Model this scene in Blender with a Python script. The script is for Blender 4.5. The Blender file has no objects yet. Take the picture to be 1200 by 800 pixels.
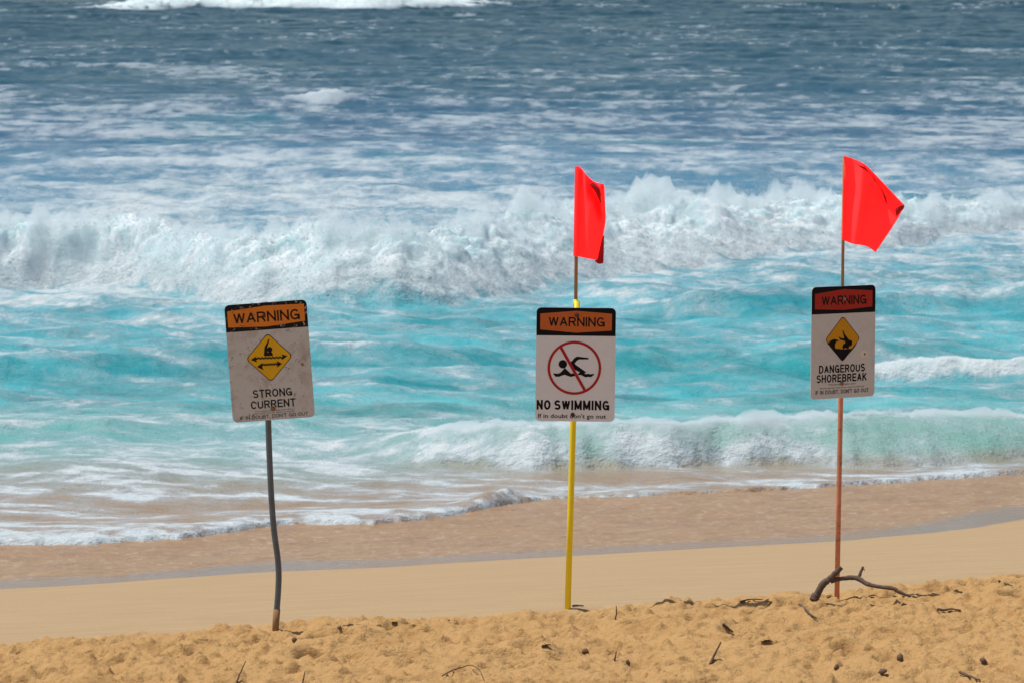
import bpy, bmesh, math, random
import numpy as np
from mathutils import Vector, Matrix

R = math.radians
scene = bpy.context.scene
C = scene.collection
random.seed(7)

# ---------------------------------------------------------------- camera
FPX = 5000.0                      # focal length in photo pixels (1200 wide)
CAM_Z = 5.0
PITCH = math.atan(440 / FPX)
cam_d = bpy.data.cameras.new('camera')
cam = bpy.data.objects.new('camera', cam_d); C.objects.link(cam)
cam.location = (0, 0, CAM_Z)
cam.rotation_euler = (math.pi / 2 - PITCH, 0, 0)
cam_d.sensor_width = 36.0
cam_d.lens = 150.0
cam_d.clip_start = 0.5
cam_d.clip_end = 20000
cam_d.dof.use_dof = True
cam_d.dof.focus_distance = 22.9
cam_d.dof.aperture_fstop = 11.0
scene.camera = cam

# ---------------------------------------------------------------- sky, sun, exposure
SUN_EL, SUN_AZ = R(68), R(-86)     # azimuth from +Y, towards +X
world = bpy.data.worlds.new('World'); scene.world = world
world.use_nodes = True
wn = world.node_tree
sky = wn.nodes.new('ShaderNodeTexSky'); sky.sky_type = 'NISHITA'
sky.sun_disc = False
sky.sun_elevation = SUN_EL; sky.sun_rotation = SUN_AZ
sky.air_density = 1.0; sky.dust_density = 1.2; sky.ozone_density = 1.0
bg = wn.nodes['Background']; bg.inputs['Strength'].default_value = 0.09
wn.links.new(sky.outputs['Color'], bg.inputs['Color'])
sun_d = bpy.data.lights.new('sun', 'SUN'); sun_d.energy = 4.0; sun_d.angle = R(0.53)
sun_d.color = (1.0, 0.95, 0.87)
sun = bpy.data.objects.new('sun', sun_d); C.objects.link(sun)
to_sun = Vector((math.sin(SUN_AZ) * math.cos(SUN_EL), math.cos(SUN_AZ) * math.cos(SUN_EL), math.sin(SUN_EL)))
sun.rotation_euler = to_sun.to_track_quat('Z', 'Y').to_euler()
sun.location = to_sun * 60
scene.view_settings.view_transform = 'Standard'
scene.view_settings.look = 'None'
scene.view_settings.exposure = 0.0
scene.view_settings.gamma = 1.0
scene.view_settings.use_curve_mapping = False
scene.render.engine = 'CYCLES'
scene.cycles.max_bounces = 6
scene.cycles.volume_bounces = 3
scene.cycles.use_denoising = True

# ---------------------------------------------------------------- where a photo point lies in the place
_cp, _sp = math.cos(PITCH), math.sin(PITCH)
def ray(px, py):
    u, v = (px - 600) / FPX, (400 - py) / FPX
    return Vector((u, _cp + v * _sp, -_sp + v * _cp))
def at_z(px, py, z):
    r = ray(px, py); k = (z - CAM_Z) / r.z
    return Vector((r.x * k, r.y * k, z))
def at_y(px, py, y):
    r = ray(px, py); k = y / r.y
    return Vector((r.x * k, y, CAM_Z + r.z * k))

# ---------------------------------------------------------------- noise in numpy
class Noise:
    def __init__(self, seed):
        rs = np.random.RandomState(seed)
        p = rs.permutation(256); self.p = np.concatenate([p, p, p]).astype(np.int32)
        a = rs.rand(256) * 2 * np.pi
        self.g2 = np.stack([np.cos(a), np.sin(a)], 1).astype(np.float32)
        g = rs.randn(256, 3); g /= np.linalg.norm(g, axis=1)[:, None]
        self.g3 = g.astype(np.float32)
    def n2(self, x, y):
        xi = np.floor(x).astype(np.int32); yi = np.floor(y).astype(np.int32)
        xf = (x - xi).astype(np.float32); yf = (y - yi).astype(np.float32)
        xi &= 255; yi &= 255
        u = xf * xf * xf * (xf * (xf * 6 - 15) + 10); v = yf * yf * yf * (yf * (yf * 6 - 15) + 10)
        p = self.p; g = self.g2
        def c(i, j, fx, fy):
            q = g[p[p[xi + i] + yi + j]]
            return q[..., 0] * fx + q[..., 1] * fy
        a = c(0, 0, xf, yf); b = c(1, 0, xf - 1, yf)
        d = c(0, 1, xf, yf - 1); e = c(1, 1, xf - 1, yf - 1)
        a = a + u * (b - a); d = d + u * (e - d)
        return 1.5 * (a + v * (d - a))
    def n3(self, x, y, z):
        xi = np.floor(x).astype(np.int32); yi = np.floor(y).astype(np.int32); zi = np.floor(z).astype(np.int32)
        xf = (x - xi).astype(np.float32); yf = (y - yi).astype(np.float32); zf = (z - zi).astype(np.float32)
        xi &= 255; yi &= 255; zi &= 255
        f = lambda t: t * t * t * (t * (t * 6 - 15) + 10)
        u, v, w = f(xf), f(yf), f(zf)
        p = self.p; g = self.g3
        def c(i, j, k):
            q = g[p[p[p[xi + i] + yi + j] + zi + k]]
            return q[..., 0] * (xf - i) + q[..., 1] * (yf - j) + q[..., 2] * (zf - k)
        def pl(k):
            a = c(0, 0, k); a = a + u * (c(1, 0, k) - a)
            b = c(0, 1, k); b = b + u * (c(1, 1, k) - b)
            return a + v * (b - a)
        a = pl(0)
        return 1.5 * (a + w * (pl(1) - a))
    def fbm2(self, x, y, o=4, gain=.5, lac=2.03):
        s = 0; a = 1; t = 0
        for k in range(o):
            s = s + a * self.n2(x + 17.3 * k, y - 9.1 * k); t += a; a *= gain; x = x * lac; y = y * lac
        return s / t
    def ridge2(self, x, y, o=4, gain=.5, lac=2.07):
        s = 0; a = 1; t = 0
        for k in range(o):
            s = s + a * (1 - 2.2 * np.abs(self.n2(x + 11.7 * k, y + 5.3 * k))); t += a; a *= gain; x = x * lac; y = y * lac
        return s / t
N1, N2, N3, N4 = Noise(1), Noise(2), Noise(3), Noise(4)
def sstep(a, b, x):
    t = np.clip((x - a) / (b - a), 0, 1); return t * t * (3 - 2 * t)

# ---------------------------------------------------------------- object helpers
def link(o, parent=None):
    C.objects.link(o)
    if parent: o.parent = parent
    return o
def tag(o, label=None, cat=None, group=None, kind=None):
    if label: o['label'] = label
    if cat: o['category'] = cat
    if group: o['group'] = group
    if kind: o['kind'] = kind
    return o
def empty(name, loc, label, cat, group=None):
    o = bpy.data.objects.new(name, None); o.empty_display_size = .1; C.objects.link(o)
    o.location = loc
    return tag(o, label, cat, group)
def obj(name, me, mat, parent=None):
    o = bpy.data.objects.new(name, me); me.name = name
    if mat: me.materials.append(mat)
    return link(o, parent)
def bm_obj(name, bm, mat, parent=None, smooth=False):
    me = bpy.data.meshes.new(name); bm.to_mesh(me); bm.free()
    if smooth: me.polygons.foreach_set('use_smooth', [True] * len(me.polygons))
    return obj(name, me, mat, parent)
def grid_mesh(name, X, Y, Z, smooth=True):
    r, c = X.shape
    me = bpy.data.meshes.new(name)
    v = np.stack([X, Y, Z], -1).astype(np.float32).reshape(-1)
    i = np.arange(r * c, dtype=np.int32).reshape(r, c)
    q = np.stack([i[:-1, :-1], i[:-1, 1:], i[1:, 1:], i[1:, :-1]], -1).reshape(-1)
    nf = len(q) // 4
    me.vertices.add(r * c); me.vertices.foreach_set('co', v)
    me.loops.add(nf * 4); me.loops.foreach_set('vertex_index', q)
    me.polygons.add(nf); me.polygons.foreach_set('loop_start', np.arange(nf, dtype=np.int32) * 4)
    me.polygons.foreach_set('use_smooth', np.full(nf, smooth))
    me.update(calc_edges=True)
    return me
def tri_mesh(name, V, T, smooth=False):
    me = bpy.data.meshes.new(name)
    me.vertices.add(len(V)); me.vertices.foreach_set('co', V.astype(np.float32).reshape(-1))
    me.loops.add(T.size); me.loops.foreach_set('vertex_index', T.astype(np.int32).reshape(-1))
    me.polygons.add(len(T)); me.polygons.foreach_set('loop_start', np.arange(len(T), dtype=np.int32) * 3)
    me.polygons.foreach_set('use_smooth', np.full(len(T), smooth))
    me.update(calc_edges=True)
    return me
def attr(me, name, a):
    t = me.attributes.new(name, 'FLOAT', 'POINT'); t.data.foreach_set('value', a.astype(np.float32).reshape(-1))
def attr_col(me, name, a):
    t = me.attributes.new(name, 'FLOAT_COLOR', 'POINT')
    b = np.concatenate([a, np.ones(a.shape[:-1] + (1,))], -1)
    t.data.foreach_set('color', b.astype(np.float32).reshape(-1))

# ---------------------------------------------------------------- material helpers
class NT:
    def __init__(self, name):
        self.m = bpy.data.materials.new(name); self.m.use_nodes = True
        self.t = self.m.node_tree; self.p = self.t.nodes['Principled BSDF']; self.out = self.t.nodes['Material Output']
        self.pos = None
    def n(self, typ, **kw):
        o = self.t.nodes.new('ShaderNode' + typ)
        for k, v in kw.items(): setattr(o, k, v)
        return o
    def l(self, a, b): self.t.links.new(a, b)
    def coord(self):
        if not self.pos: self.pos = self.n('TexCoord').outputs['Object']
        return self.pos
    def geo(self): return self.n('NewGeometry').outputs['Position']
    def noise(self, vec, scale, detail=4, rough=.55, dist=0.0, out='Fac'):
        o = self.n('TexNoise'); self.l(vec, o.inputs['Vector'])
        o.inputs['Scale'].default_value = scale; o.inputs['Detail'].default_value = detail
        o.inputs['Roughness'].default_value = rough; o.inputs['Distortion'].default_value = dist
        return o.outputs[out]
    def math(self, op, a, b=None, clamp=False):
        o = self.n('Math', operation=op, use_clamp=clamp)
        for i, x in enumerate((a, b)):
            if x is None: continue
            if isinstance(x, (int, float)): o.inputs[i].default_value = x
            else: self.l(x, o.inputs[i])
        return o.outputs[0]
    def ss(self, x, a, b):
        o = self.n('MapRange', interpolation_type='SMOOTHSTEP'); self.l(x, o.inputs['Value'])
        o.inputs['From Min'].default_value = a; o.inputs['From Max'].default_value = b
        return o.outputs[0]
    def mix(self, f, a, b):
        o = self.n('Mix', data_type='RGBA')
        for s, x in (('Factor', f), ('A', a), ('B', b)):
            i = [k for k in o.inputs if k.name == s and (k.type == 'RGBA' or s == 'Factor')][0]
            if isinstance(x, (int, float)): i.default_value = x
            elif isinstance(x, tuple): i.default_value = (*x, 1)
            else: self.l(x, i)
        return [k for k in o.outputs if k.type == 'RGBA'][0]
    def attr(self, name, out='Fac'): return self.n('Attribute', attribute_name=name).outputs[out]
    def set(self, **kw):
        for k, v in kw.items():
            i = self.p.inputs[k]
            if isinstance(v, (int, float)): i.default_value = v
            elif isinstance(v, tuple): i.default_value = (*v, 1) if len(i.default_value) == 4 else v
            else: self.l(v, i)
        return self
    def bump(self, h, strength, dist, prev=None):
        o = self.n('Bump'); self.l(h, o.inputs['Height'])
        o.inputs['Strength'].default_value = strength; o.inputs['Distance'].default_value = dist
        if prev: self.l(prev, o.inputs['Normal'])
        return o.outputs[0]

def simple(name, col, rough=.6, metal=0.0, var=.25, scale=30, col2=None, th=(.55, .7), bump=.0, spec=.4):
    """a painted or raw surface with mottling and, if col2 is given, worn spots of it"""
    k = NT(name); c = k.coord()
    a = k.noise(c, scale, 5); b = tuple(x * (1 - var) for x in col)
    base = k.mix(a, b, tuple(min(1, x * (1 + var * .6)) for x in col))
    if col2: base = k.mix(k.ss(k.noise(c, scale * 1.7, 6, .65), *th), base, col2)
    k.set(**{'Base Color': base, 'Roughness': rough, 'Metallic': metal, 'Specular IOR Level': spec})
    if bump: k.set(Normal=k.bump(k.noise(c, scale * 4, 4), bump, .002))
    return k.m

# ================================================================ BEACH
def sand_base(X, Y):
    s = Y - 0.43 * X
    z = np.interp(s, [-400, -40, 0, 18, 22.6, 24, 28, 32, 34, 36, 38.5, 42, 46, 60, 90, 7000],
                  [9, 4.2, 2.75, 1.72, 1.55, 1.44, 1.0, .50, .29, .19, .11, -.15, -.9, -2.4, -5, -9])
    return z
wet_px = [(0, 690), (120, 684), (250, 674), (330, 669), (450, 664), (600, 655), (760, 646), (900, 638), (1000, 632), (1090, 624), (1150, 617), (1200, 608)]
def sand_hit(px, py):
    """where the line of sight through a photo point meets the beach"""
    r = ray(px, py); lo, hi = 8.0, 60.0
    ks = np.linspace(lo, hi, 8000) / r.y
    X, Y, Z = r.x * ks, r.y * ks, CAM_Z + r.z * ks
    i = np.argmax(Z < sand_base(X, Y))
    return Vector((X[i], Y[i], float(sand_base(X[i:i+1], Y[i:i+1])[0])))
wet_pts = [sand_hit(*p) for p in wet_px]
wet_x = np.array([p.x for p in wet_pts]); wet_s = np.array([p.y - .43 * p.x for p in wet_pts])

def fan(ys, hw, ncol):
    c = np.linspace(-1, 1, ncol)
    c = np.concatenate([[-60, -20, -8, -4, -2.2, -1.4], c, [1.4, 2.2, 4, 8, 20, 60]])
    X = c[None, :] * hw(ys)[:, None]
    Y = np.repeat(ys[:, None], X.shape[1], 1)
    return X, Y
ys = np.concatenate([[-300, -100, -40, -20, -10, -4, 0, 4, 8, 12, 15, 17], np.arange(18.2, 24.6, .0165), np.arange(24.6, 33, .09), np.arange(33, 46, .07),
                     [48, 55, 70, 100, 200, 500, 1500, 6500]])
X, Y = fan(ys, lambda y: .125 * np.clip(y, 18, 6500) + 1.6, 600)
S = Y - .43 * X
Z = sand_base(X, Y)
edge = 22.78 + .22 * N1.fbm2(X * .55, Y * .2, 3) + .10 * N2.fbm2(X * 3, Y * 3, 2)
rough = 1 - sstep(-.12, .14, S - edge)
near = (np.abs(X) < 6) & (Y > 15) & (Y < 26)
L = np.zeros_like(X)
xs, yy = X[near], Y[near]
wx = xs + .10 * N3.fbm2(xs * 4, yy * 4, 3); wy = yy + .10 * N4.fbm2(xs * 4 + 7, yy * 4, 3)
h = .036 * N1.fbm2(xs * 1.6, yy * 1.6, 2) + .034 * N2.fbm2(wx * 4.2, wy * 4.2, 2)
h += .014 * N3.ridge2(wx * 7, wy * 7, 3) - .008
h += .018 * np.abs(N4.fbm2(wx * 15, wy * 15, 3)) + .008 * N1.fbm2(xs * 38, yy * 38, 2)
h -= .11 * np.clip(N2.fbm2(wx * 7 + 3, wy * 9, 3) - .30, 0, 1)
rs = np.random.RandomState(5)
for k in range(430):                        # footprints and scuffs: a pit with a pushed-up rim
    px_, py_ = rs.uniform(-4.8, 4.8), rs.uniform(18.2, 24.6)
    a = rs.uniform(0, math.pi); ln = rs.uniform(.03, .13); wd = ln * rs.uniform(.45, .9); dp = rs.uniform(.25, .55) * wd
    dx, dy = xs - px_, yy - py_
    m = (np.abs(dx) < .5) & (np.abs(dy) < .5)
    ddx, ddy = dx[m], dy[m]
    e = np.sqrt(((ddx * math.cos(a) + ddy * math.sin(a)) / ln) ** 2 + ((-ddx * math.sin(a) + ddy * math.cos(a)) / wd) ** 2)
    h[m] += -dp * np.exp(-(e ** 2) * 1.4) * 1.25 + dp * .55 * np.exp(-((e - 1.45) / .42) ** 2)
for k in range(930):                        # small sharp pits
    px_, py_ = rs.uniform(-4.8, 4.8), rs.uniform(18.4, 24.0)
    r_ = rs.uniform(.012, .03); dx, dy = xs - px_, yy - py_
    m = (np.abs(dx) < .1) & (np.abs(dy) < .1)
    e2 = (dx[m] / (r_ * rs.uniform(1, 1.8))) ** 2 + (dy[m] / r_) ** 2
    h[m] += -r_ * 1.0 * np.exp(-e2) + r_ * .35 * np.exp(-((np.sqrt(e2) - 1.7) / .5) ** 2)
for k in range(2800):                        # crumbs and clods
    px_, py_ = rs.uniform(-4.8, 4.8), rs.uniform(18.2, 24.4)
    r_ = rs.uniform(.007, .012) + .018 * rs.rand() ** 4
    dx, dy = xs - px_, yy - py_
    m = (np.abs(dx) < .06) & (np.abs(dy) < .06)
    d2 = dx[m] ** 2 + dy[m] ** 2
    h[m] += r_ * 1.1 * np.sqrt(np.clip(1 - d2 / (r_ * 1.3) ** 2, 0, 1))
h = np.where(h > 0, .062 * np.tanh(h / .075), h)
L[near] = h * 1.55 - .006
for qx_, qy_, qd in ((1.775, 23.12, .055), (.3, 22.75, .022), (-1.22, 21.95, .022)):   # scoured round the feet of the posts
    L[near] -= qd * np.exp(-(((xs - qx_) / .22) ** 2 + ((yy - qy_) / .3) ** 2))
Z = Z + rough * L
Z += (1 - rough) * (.006 * N2.fbm2(X * .5, Y * .9, 3) + .0025 * N3.fbm2(X * 2.2, Y * 7, 3)) * sstep(42, 36, S)
wsb = np.interp(X, wet_x, wet_s) + .05 * N1.fbm2(X * 1.1, Y * .05, 3)
dwet = S - wsb
# the thin swash riffles over the wet sand
rif = sstep(.75, 1.7, dwet) * sstep(44, 39, S)
Z += rif * (.010 * N1.fbm2(X * 3, Y * 5, 3) + .014 * np.abs(N2.fbm2(X * 6, Y * 8, 3)))
me = grid_mesh('beach', X, Y, Z)
attr(me, 'wet', dwet); attr(me, 'rough', rough); attr(me, 'riffle', rif)
k = NT('sand'); c = k.geo()
wet, rg, rf = k.attr('wet'), k.attr('rough'), k.attr('riffle')
grain = k.noise(c, 260, 3, .7); mid = k.noise(c, 9, 5, .6); big = k.noise(c, 1.1, 3)
mp = k.n('Mapping'); mp.inputs['Scale'].default_value = (1.2, 6.0, 1.0); k.l(c, mp.inputs['Vector'])
strk = k.noise(mp.outputs[0], 1.3, 4, .6)
dry = k.mix(mid, (.53, .31, .122), (.63, .40, .178))
dry = k.mix(k.math('MULTIPLY', k.ss(k.noise(c, 3.2, 5, .65), .48, .70), .55), dry, (.42, .225, .08))   # damper sand turned up by feet
dry = k.mix(k.math('MULTIPLY', k.ss(k.noise(c, 48, 4, .75), .58, .70), .6), dry, (.30, .17, .075))
dry = k.mix(k.math('MULTIPLY', grain, .5), dry, (.40, .23, .095))
smooth = k.mix(strk, (.36, .25, .14), (.49, .36, .215))
smooth = k.mix(k.math('MULTIPLY', k.ss(k.noise(c, 55, 4, .8), .48, .66), .45), smooth, (.36, .22, .105))
col = k.mix(rg, smooth, dry)
wetc = k.mix(k.noise(c, 4, 5, .6), (.24, .155, .10), (.31, .20, .125))
wf = k.ss(wet, -.10, .10)
# flecks of froth left in the backwash
mp2 = k.n('Mapping'); mp2.inputs['Scale'].default_value = (1.0, .8, 1.0); k.l(c, mp2.inputs['Vector'])
fl = k.math('MULTIPLY', k.ss(k.noise(mp2.outputs[0], 13, 4, .75), .53, .66), rf)
wetc = k.mix(rf, wetc, k.mix(k.noise(c, 2.2, 4), (.33, .18, .07), (.43, .255, .112)))
wetc = k.mix(k.math('MULTIPLY', fl, .55), wetc, (.66, .52, .38))
wetc = k.mix(k.math('MULTIPLY', k.math('MULTIPLY', k.ss(k.noise(mp2.outputs[0], 3.2, 5, .7), .46, .66), rf), .5), wetc, (.27, .15, .07))
k.set(**{'Base Color': k.mix(wf, col, wetc)})
rw = k.math('ADD', k.math('MULTIPLY', rf, .22), .07)
o = k.n('Mix', data_type='FLOAT'); k.l(wf, o.inputs[0]); o.inputs[2].default_value = .95; k.l(rw, o.inputs[3])
k.set(Roughness=o.outputs[0])
k.set(**{'Specular IOR Level': k.math('ADD', k.math('MULTIPLY', k.math('MULTIPLY', wf, .50), k.math('SUBTRACT', 1.0, k.math('MULTIPLY', rf, .5))), .08)})
b1 = k.bump(grain, .5, .004)
b0 = k.bump(k.math('MULTIPLY', k.noise(c, 62, 4, .65), rg), .9, .016, b1)
b2 = k.bump(k.math('MULTIPLY', k.noise(c, 14, 4, .6), k.math('ADD', k.math('MULTIPLY', rf, 1.0), k.math('MULTIPLY', rg, .8))), .6, .025, b0)
k.set(Normal=b2)
beach = obj('beach', me, k.m); tag(beach, kind='structure')

# ================================================================ SEA
def curve_z(pts, z):
    w = [at_z(p[0], p[1], z) for p in pts]; return np.array([q.x for q in w]), np.array([q.y for q in w])
def smooth_interp(x, xp, fp):
    t = np.linspace(xp[0], xp[-1], 200); f = np.interp(t, xp, fp)
    kk = np.hanning(21); kk /= kk.sum()
    f = np.convolve(np.concatenate([np.full(10, f[0]), f, np.full(10, f[-1])]), kk, 'valid')
    return np.interp(x, t, f)
class Wave:
    def __init__(self, crest, toe, Lb, bul=.7, jit=.25, jf=.5, gap=.15):
        # crest: (px, py, height); toe: (px, py) on the water
        w = [at_z(p[0], p[1], p[2]) for p in crest]
        self.cx = np.array([q.x for q in w]); self.cy = np.array([q.y for q in w]); self.A = np.array([p[2] for p in crest])
        self.tx, self.ty = curve_z(toe, .04)
        self.Lb, self.bul, self.jit, self.jf, self.gap = Lb, bul, jit, jf, gap
    def at(self, X, Y, seed):
        nn = Noise(seed)
        j = self.jit * nn.fbm2(X * self.jf, Y * 0 + 3.3, 3)
        yc = smooth_interp(X, self.cx, self.cy) + j
        yt = smooth_interp(X, self.tx, self.ty) + j * .8 + self.jit * .22 * nn.fbm2(X * self.jf * 3, Y * 0 + 9.7, 2)
        yc = np.maximum(yc, yt + self.gap)
        A = smooth_interp(X, self.cx, self.A)
        q = (Y - yt) / (yc - yt)
        f = np.clip(q, 0, 1); fr = np.sin(np.clip(f, 0, 1) * np.pi / 2) ** self.bul
        bk = np.exp(-np.clip(Y - yc, 0, None) / self.Lb)
        hgt = A * np.where(q < 1, fr, bk)
        return hgt, q, Y - yc, A
big = Wave([(-80, 284, .78), (0, 284, .78), (100, 276, .84), (250, 284, .84), (400, 284, .86), (500, 278, .88), (620, 258, .90), (700, 246, .86), (800, 240, .80), (900, 240, .70), (1000, 243, .60), (1100, 250, .46), (1200, 252, .38), (1280, 253, .32)],
           [(-80, 338), (0, 338), (100, 335), (180, 340), (260, 357), (400, 362), (520, 358), (600, 348), (700, 330), (780, 318), (900, 303), (1000, 295), (1100, 282), (1200, 275), (1280, 270)], 3.2, 1.0, .45, .7, 1.3)
shore = Wave([(380, 524, .04), (430, 519, .10), (500, 506, .26), (600, 500, .37), (700, 498, .40), (800, 498, .40), (900, 492, .41), (960, 486, .43), (1050, 486, .39), (1200, 492, .30), (1280, 495, .26)],
             [(380, 535), (430, 537), (520, 545), (600, 550), (700, 550), (800, 547), (900, 545), (960, 545), (1050, 548), (1200, 538), (1280, 530)], 1.1, .8, .22, 1.6, .4)
cap = Wave([(980, 440, .02), (1030, 433, .14), (1100, 428, .2), (1200, 426, .2), (1280, 425, .2)], [(980, 445), (1030, 440), (1100, 442), (1200, 443), (1280, 443)], .8, .8, .15, 1.5)
face1 = Wave([(640, 412, .04), (740, 407, .28), (860, 404, .34), (960, 406, .3), (1060, 410, .15), (1180, 412, .03)], [(640, 440), (740, 446), (860, 447), (960, 447), (1060, 440), (1180, 430)], 2.0, 1.3, .3, .5)
face2 = Wave([(-80, 492, .2), (60, 488, .24), (200, 486, .2), (330, 492, .16), (460, 500, .03)], [(-80, 520), (60, 524), (200, 520), (330, 517), (460, 520)], 1.6, 1.3, .25, .6)
face3 = Wave([(-80, 546, .08), (60, 540, .10), (200, 548, .12), (320, 558, .06), (420, 565, .02)], [(-80, 570), (60, 574), (200, 578), (320, 578), (420, 575)], 1.0, 1.2, .2, .7)
face4 = Wave([(-80, 420, .2), (100, 414, .26), (260, 412, .2), (420, 410, .25), (560, 408, .18), (640, 408, .04)], [(-80, 442), (100, 446), (260, 442), (420, 440), (560, 436), (640, 430)], 2.2, 1.3, .5, .4)
face5 = Wave([(700, 358, .03), (800, 352, .25), (950, 345, .3), (1100, 340, .3), (1280, 338, .3)], [(700, 372), (800, 378), (950, 375), (1100, 368), (1280, 365)], 2.6, 1.3, .5, .4)
horizon_break = Wave([(60, 11, .1), (150, 5, 1.0), (220, 0, 1.6), (330, -3, 1.9), (420, 0, 1.7), (500, 3, 1.2), (540, 6, .7), (620, 10, .1)], [(60, 14), (150, 13), (220, 12), (330, 13), (420, 14), (500, 13), (620, 12)], 18, 1.0, 3, .08, 9)
whitecap = Wave([(300, 122, .05), (355, 121, .12), (380, 114, .32), (395, 115, .28), (415, 119, .12), (470, 122, .05)], [(300, 125), (345, 125), (385, 126), (425, 125), (470, 125)], 2.2, .9, .5, .4, 2.0)
swash_px = [(-80, 648), (0, 644), (120, 645), (200, 641), (250, 635), (300, 621), (400, 619), (500, 613), (570, 600), (612, 582), (650, 577), (720, 576), (800, 577), (880, 574), (950, 569), (1020, 565), (1100, 558), (1200, 549), (1280, 545)]
sw = [at_z(p[0], p[1], .11) for p in swash_px]; sw_x = np.array([p.x for p in sw]); sw_y = np.array([p.y for p in sw])

ys = np.concatenate([np.arange(34, 47, .042), np.arange(47, 60.5, .10), np.arange(60.5, 83, .068), np.arange(83, 150, .28)])
far = [150.0]
while far[-1] < 420: far.append(far[-1] + .0028 * far[-1])
while far[-1] < 560: far.append(far[-1] + .8)
while far[-1] < 16000: far.append(far[-1] * 1.04)
ys = np.concatenate([ys, far])
X, Y = fan(ys, lambda y: .1225 * y + 1.7, 560)
D = Y                                           # metres out to sea
# -- chop and swell
an = np.interp(D, [34, 40, 44, 48, 60, 70, 90, 110], [.012, .03, .05, .14, .19, .20, .20, .12])
af = np.interp(D, [70, 100, 140, 300, 600, 3000], [0, .18, .30, .5, .7, .8])
wX = X + .5 * N3.fbm2(X * .5, Y * .5, 2); wY = Y + .5 * N4.fbm2(X * .5, Y * .5, 2)
H = an * (1.3 * N1.fbm2(wX / 3.2, wY / 1.7, 4, .5) + .45 * N2.ridge2(wX / 2.0, wY / 1.1, 4, .55) - .2)
fm = D[:, 0] > 68
H[fm] += af[fm] * (N2.fbm2(X[fm] / 36, Y[fm] / 15, 3) * 1.7 + .34 * N3.ridge2(X[fm] / 9, Y[fm] / 4.2, 4, .5))
sb = sand_base(X, Y)
base = np.maximum(sb + .035, .03)
Hw = base + H
# -- foam density by distance, and its webs
dens = np.interp(D, [34, 37, 39, 41.5, 43.2, 45.5, 48, 52, 57, 61, 63, 78, 83, 95, 115, 135, 160, 220, 400, 700],
                 [.56, .42, .37, .37, .42, .40, .32, .34, .36, .40, .52, .54, .53, .50, .48, .43, .35, .27, .21, .15])
u = X / Y                                        # bearing, only to lay the near-shore patches side by side in place
left = sstep(.2, -2.2, X) * sstep(47.5, 45.5, D) * sstep(40, 41.5, D)
dens = dens + .07 * left
dens = dens + .22 * N3.fbm2(X / 22, Y / 16, 3) * sstep(75, 100, D) + .17 * N1.fbm2(X / 9, Y / 14, 2) * sstep(46, 60, D) + .08 * N2.fbm2(X / 3.3, Y / 4, 2)
sl = Y + .35 * X                                 # wisps trail off obliquely to the shore
px_ = X + .55 * N3.fbm2(X * .8, Y * .8, 4); py_ = sl + .55 * N4.fbm2(X * .8 + 5, Y * .8, 4)
web_n = .50 * N4.ridge2(px_ / 2.0, py_ / 1.0, 5, .62) + .55 * N1.fbm2(px_ / 1.3, py_ / .8, 5, .62) + .25 * N2.fbm2(X / .45, Y / .35, 3, .6)
qx = X + 1.2 * N1.fbm2(X / 5, Y / 5, 3); qy = Y + 1.2 * N2.fbm2(X / 5, Y / 5 + 4, 3)
web_f = .50 * N2.ridge2(qx / 3.8, qy / 4.0, 5, .66) + .50 * N3.fbm2(qx / 2.9, qy / 4.0, 5, .66) + .50 * N4.fbm2(X / .8, Y / 1.9, 4, .62)
wf_ = sstep(62, 110, D)
web = web_n * (1 - wf_) + web_f * wf_
foam = (dens - .5) + .60 * web * (1 + .7 * sstep(43, 41, D))
froth = np.zeros_like(X)
body_tab = [34, 38.5, 41, 43, 44.5, 46.5, 50, 58, 68, 80, 95, 120, 180, 300, 600]
bt = np.array([(.40, .24, .13), (.37, .235, .135), (.36, .26, .175), (.27, .34, .29), (.18, .42, .39), (.09, .41, .41), (.025, .38, .43), (.025, .39, .46), (.035, .36, .45),
               (.05, .28, .40), (.05, .22, .35), (.038, .13, .23), (.010, .075, .115), (.003, .052, .074), (.002, .042, .058)])
dj = D + 2.2 * N2.fbm2(X / 2.5, Y / 2.5, 3) * sstep(44, 52, D) + .5 * N3.fbm2(X / 1.2, Y / 1.2, 3) + .12 * D * N4.fbm2(X / 40, Y / 30, 2) * sstep(80, 120, D)
dj += np.where(X > 0, -.45, 1.2) * sstep(0, 2.0, np.abs(X)) * sstep(47, 44, D)
body = np.stack([np.interp(dj, body_tab, bt[:, i]) for i in range(3)], -1)
marb = .5 + 1.1 * N2.fbm2(px_ / 2.6, py_ / 1.1, 4, .58)
mb = (sstep(44, 47.5, D) * sstep(84, 66, D))[..., None]
mc = np.clip(marb, 0, 1)[..., None]
body = body * (1 - mb) + mb * (body * (.62 + .58 * mc) + np.array([.055, .075, .07]) * mc ** 2)
teal = sstep(.05, .5, N1.fbm2(X / 6, Y / 9, 3)) * sstep(52, 66, D) * sstep(170, 110, D)
body = body * (1 - .5 * teal[..., None]) + np.array([.035, .26, .30]) * .5 * teal[..., None]

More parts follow.
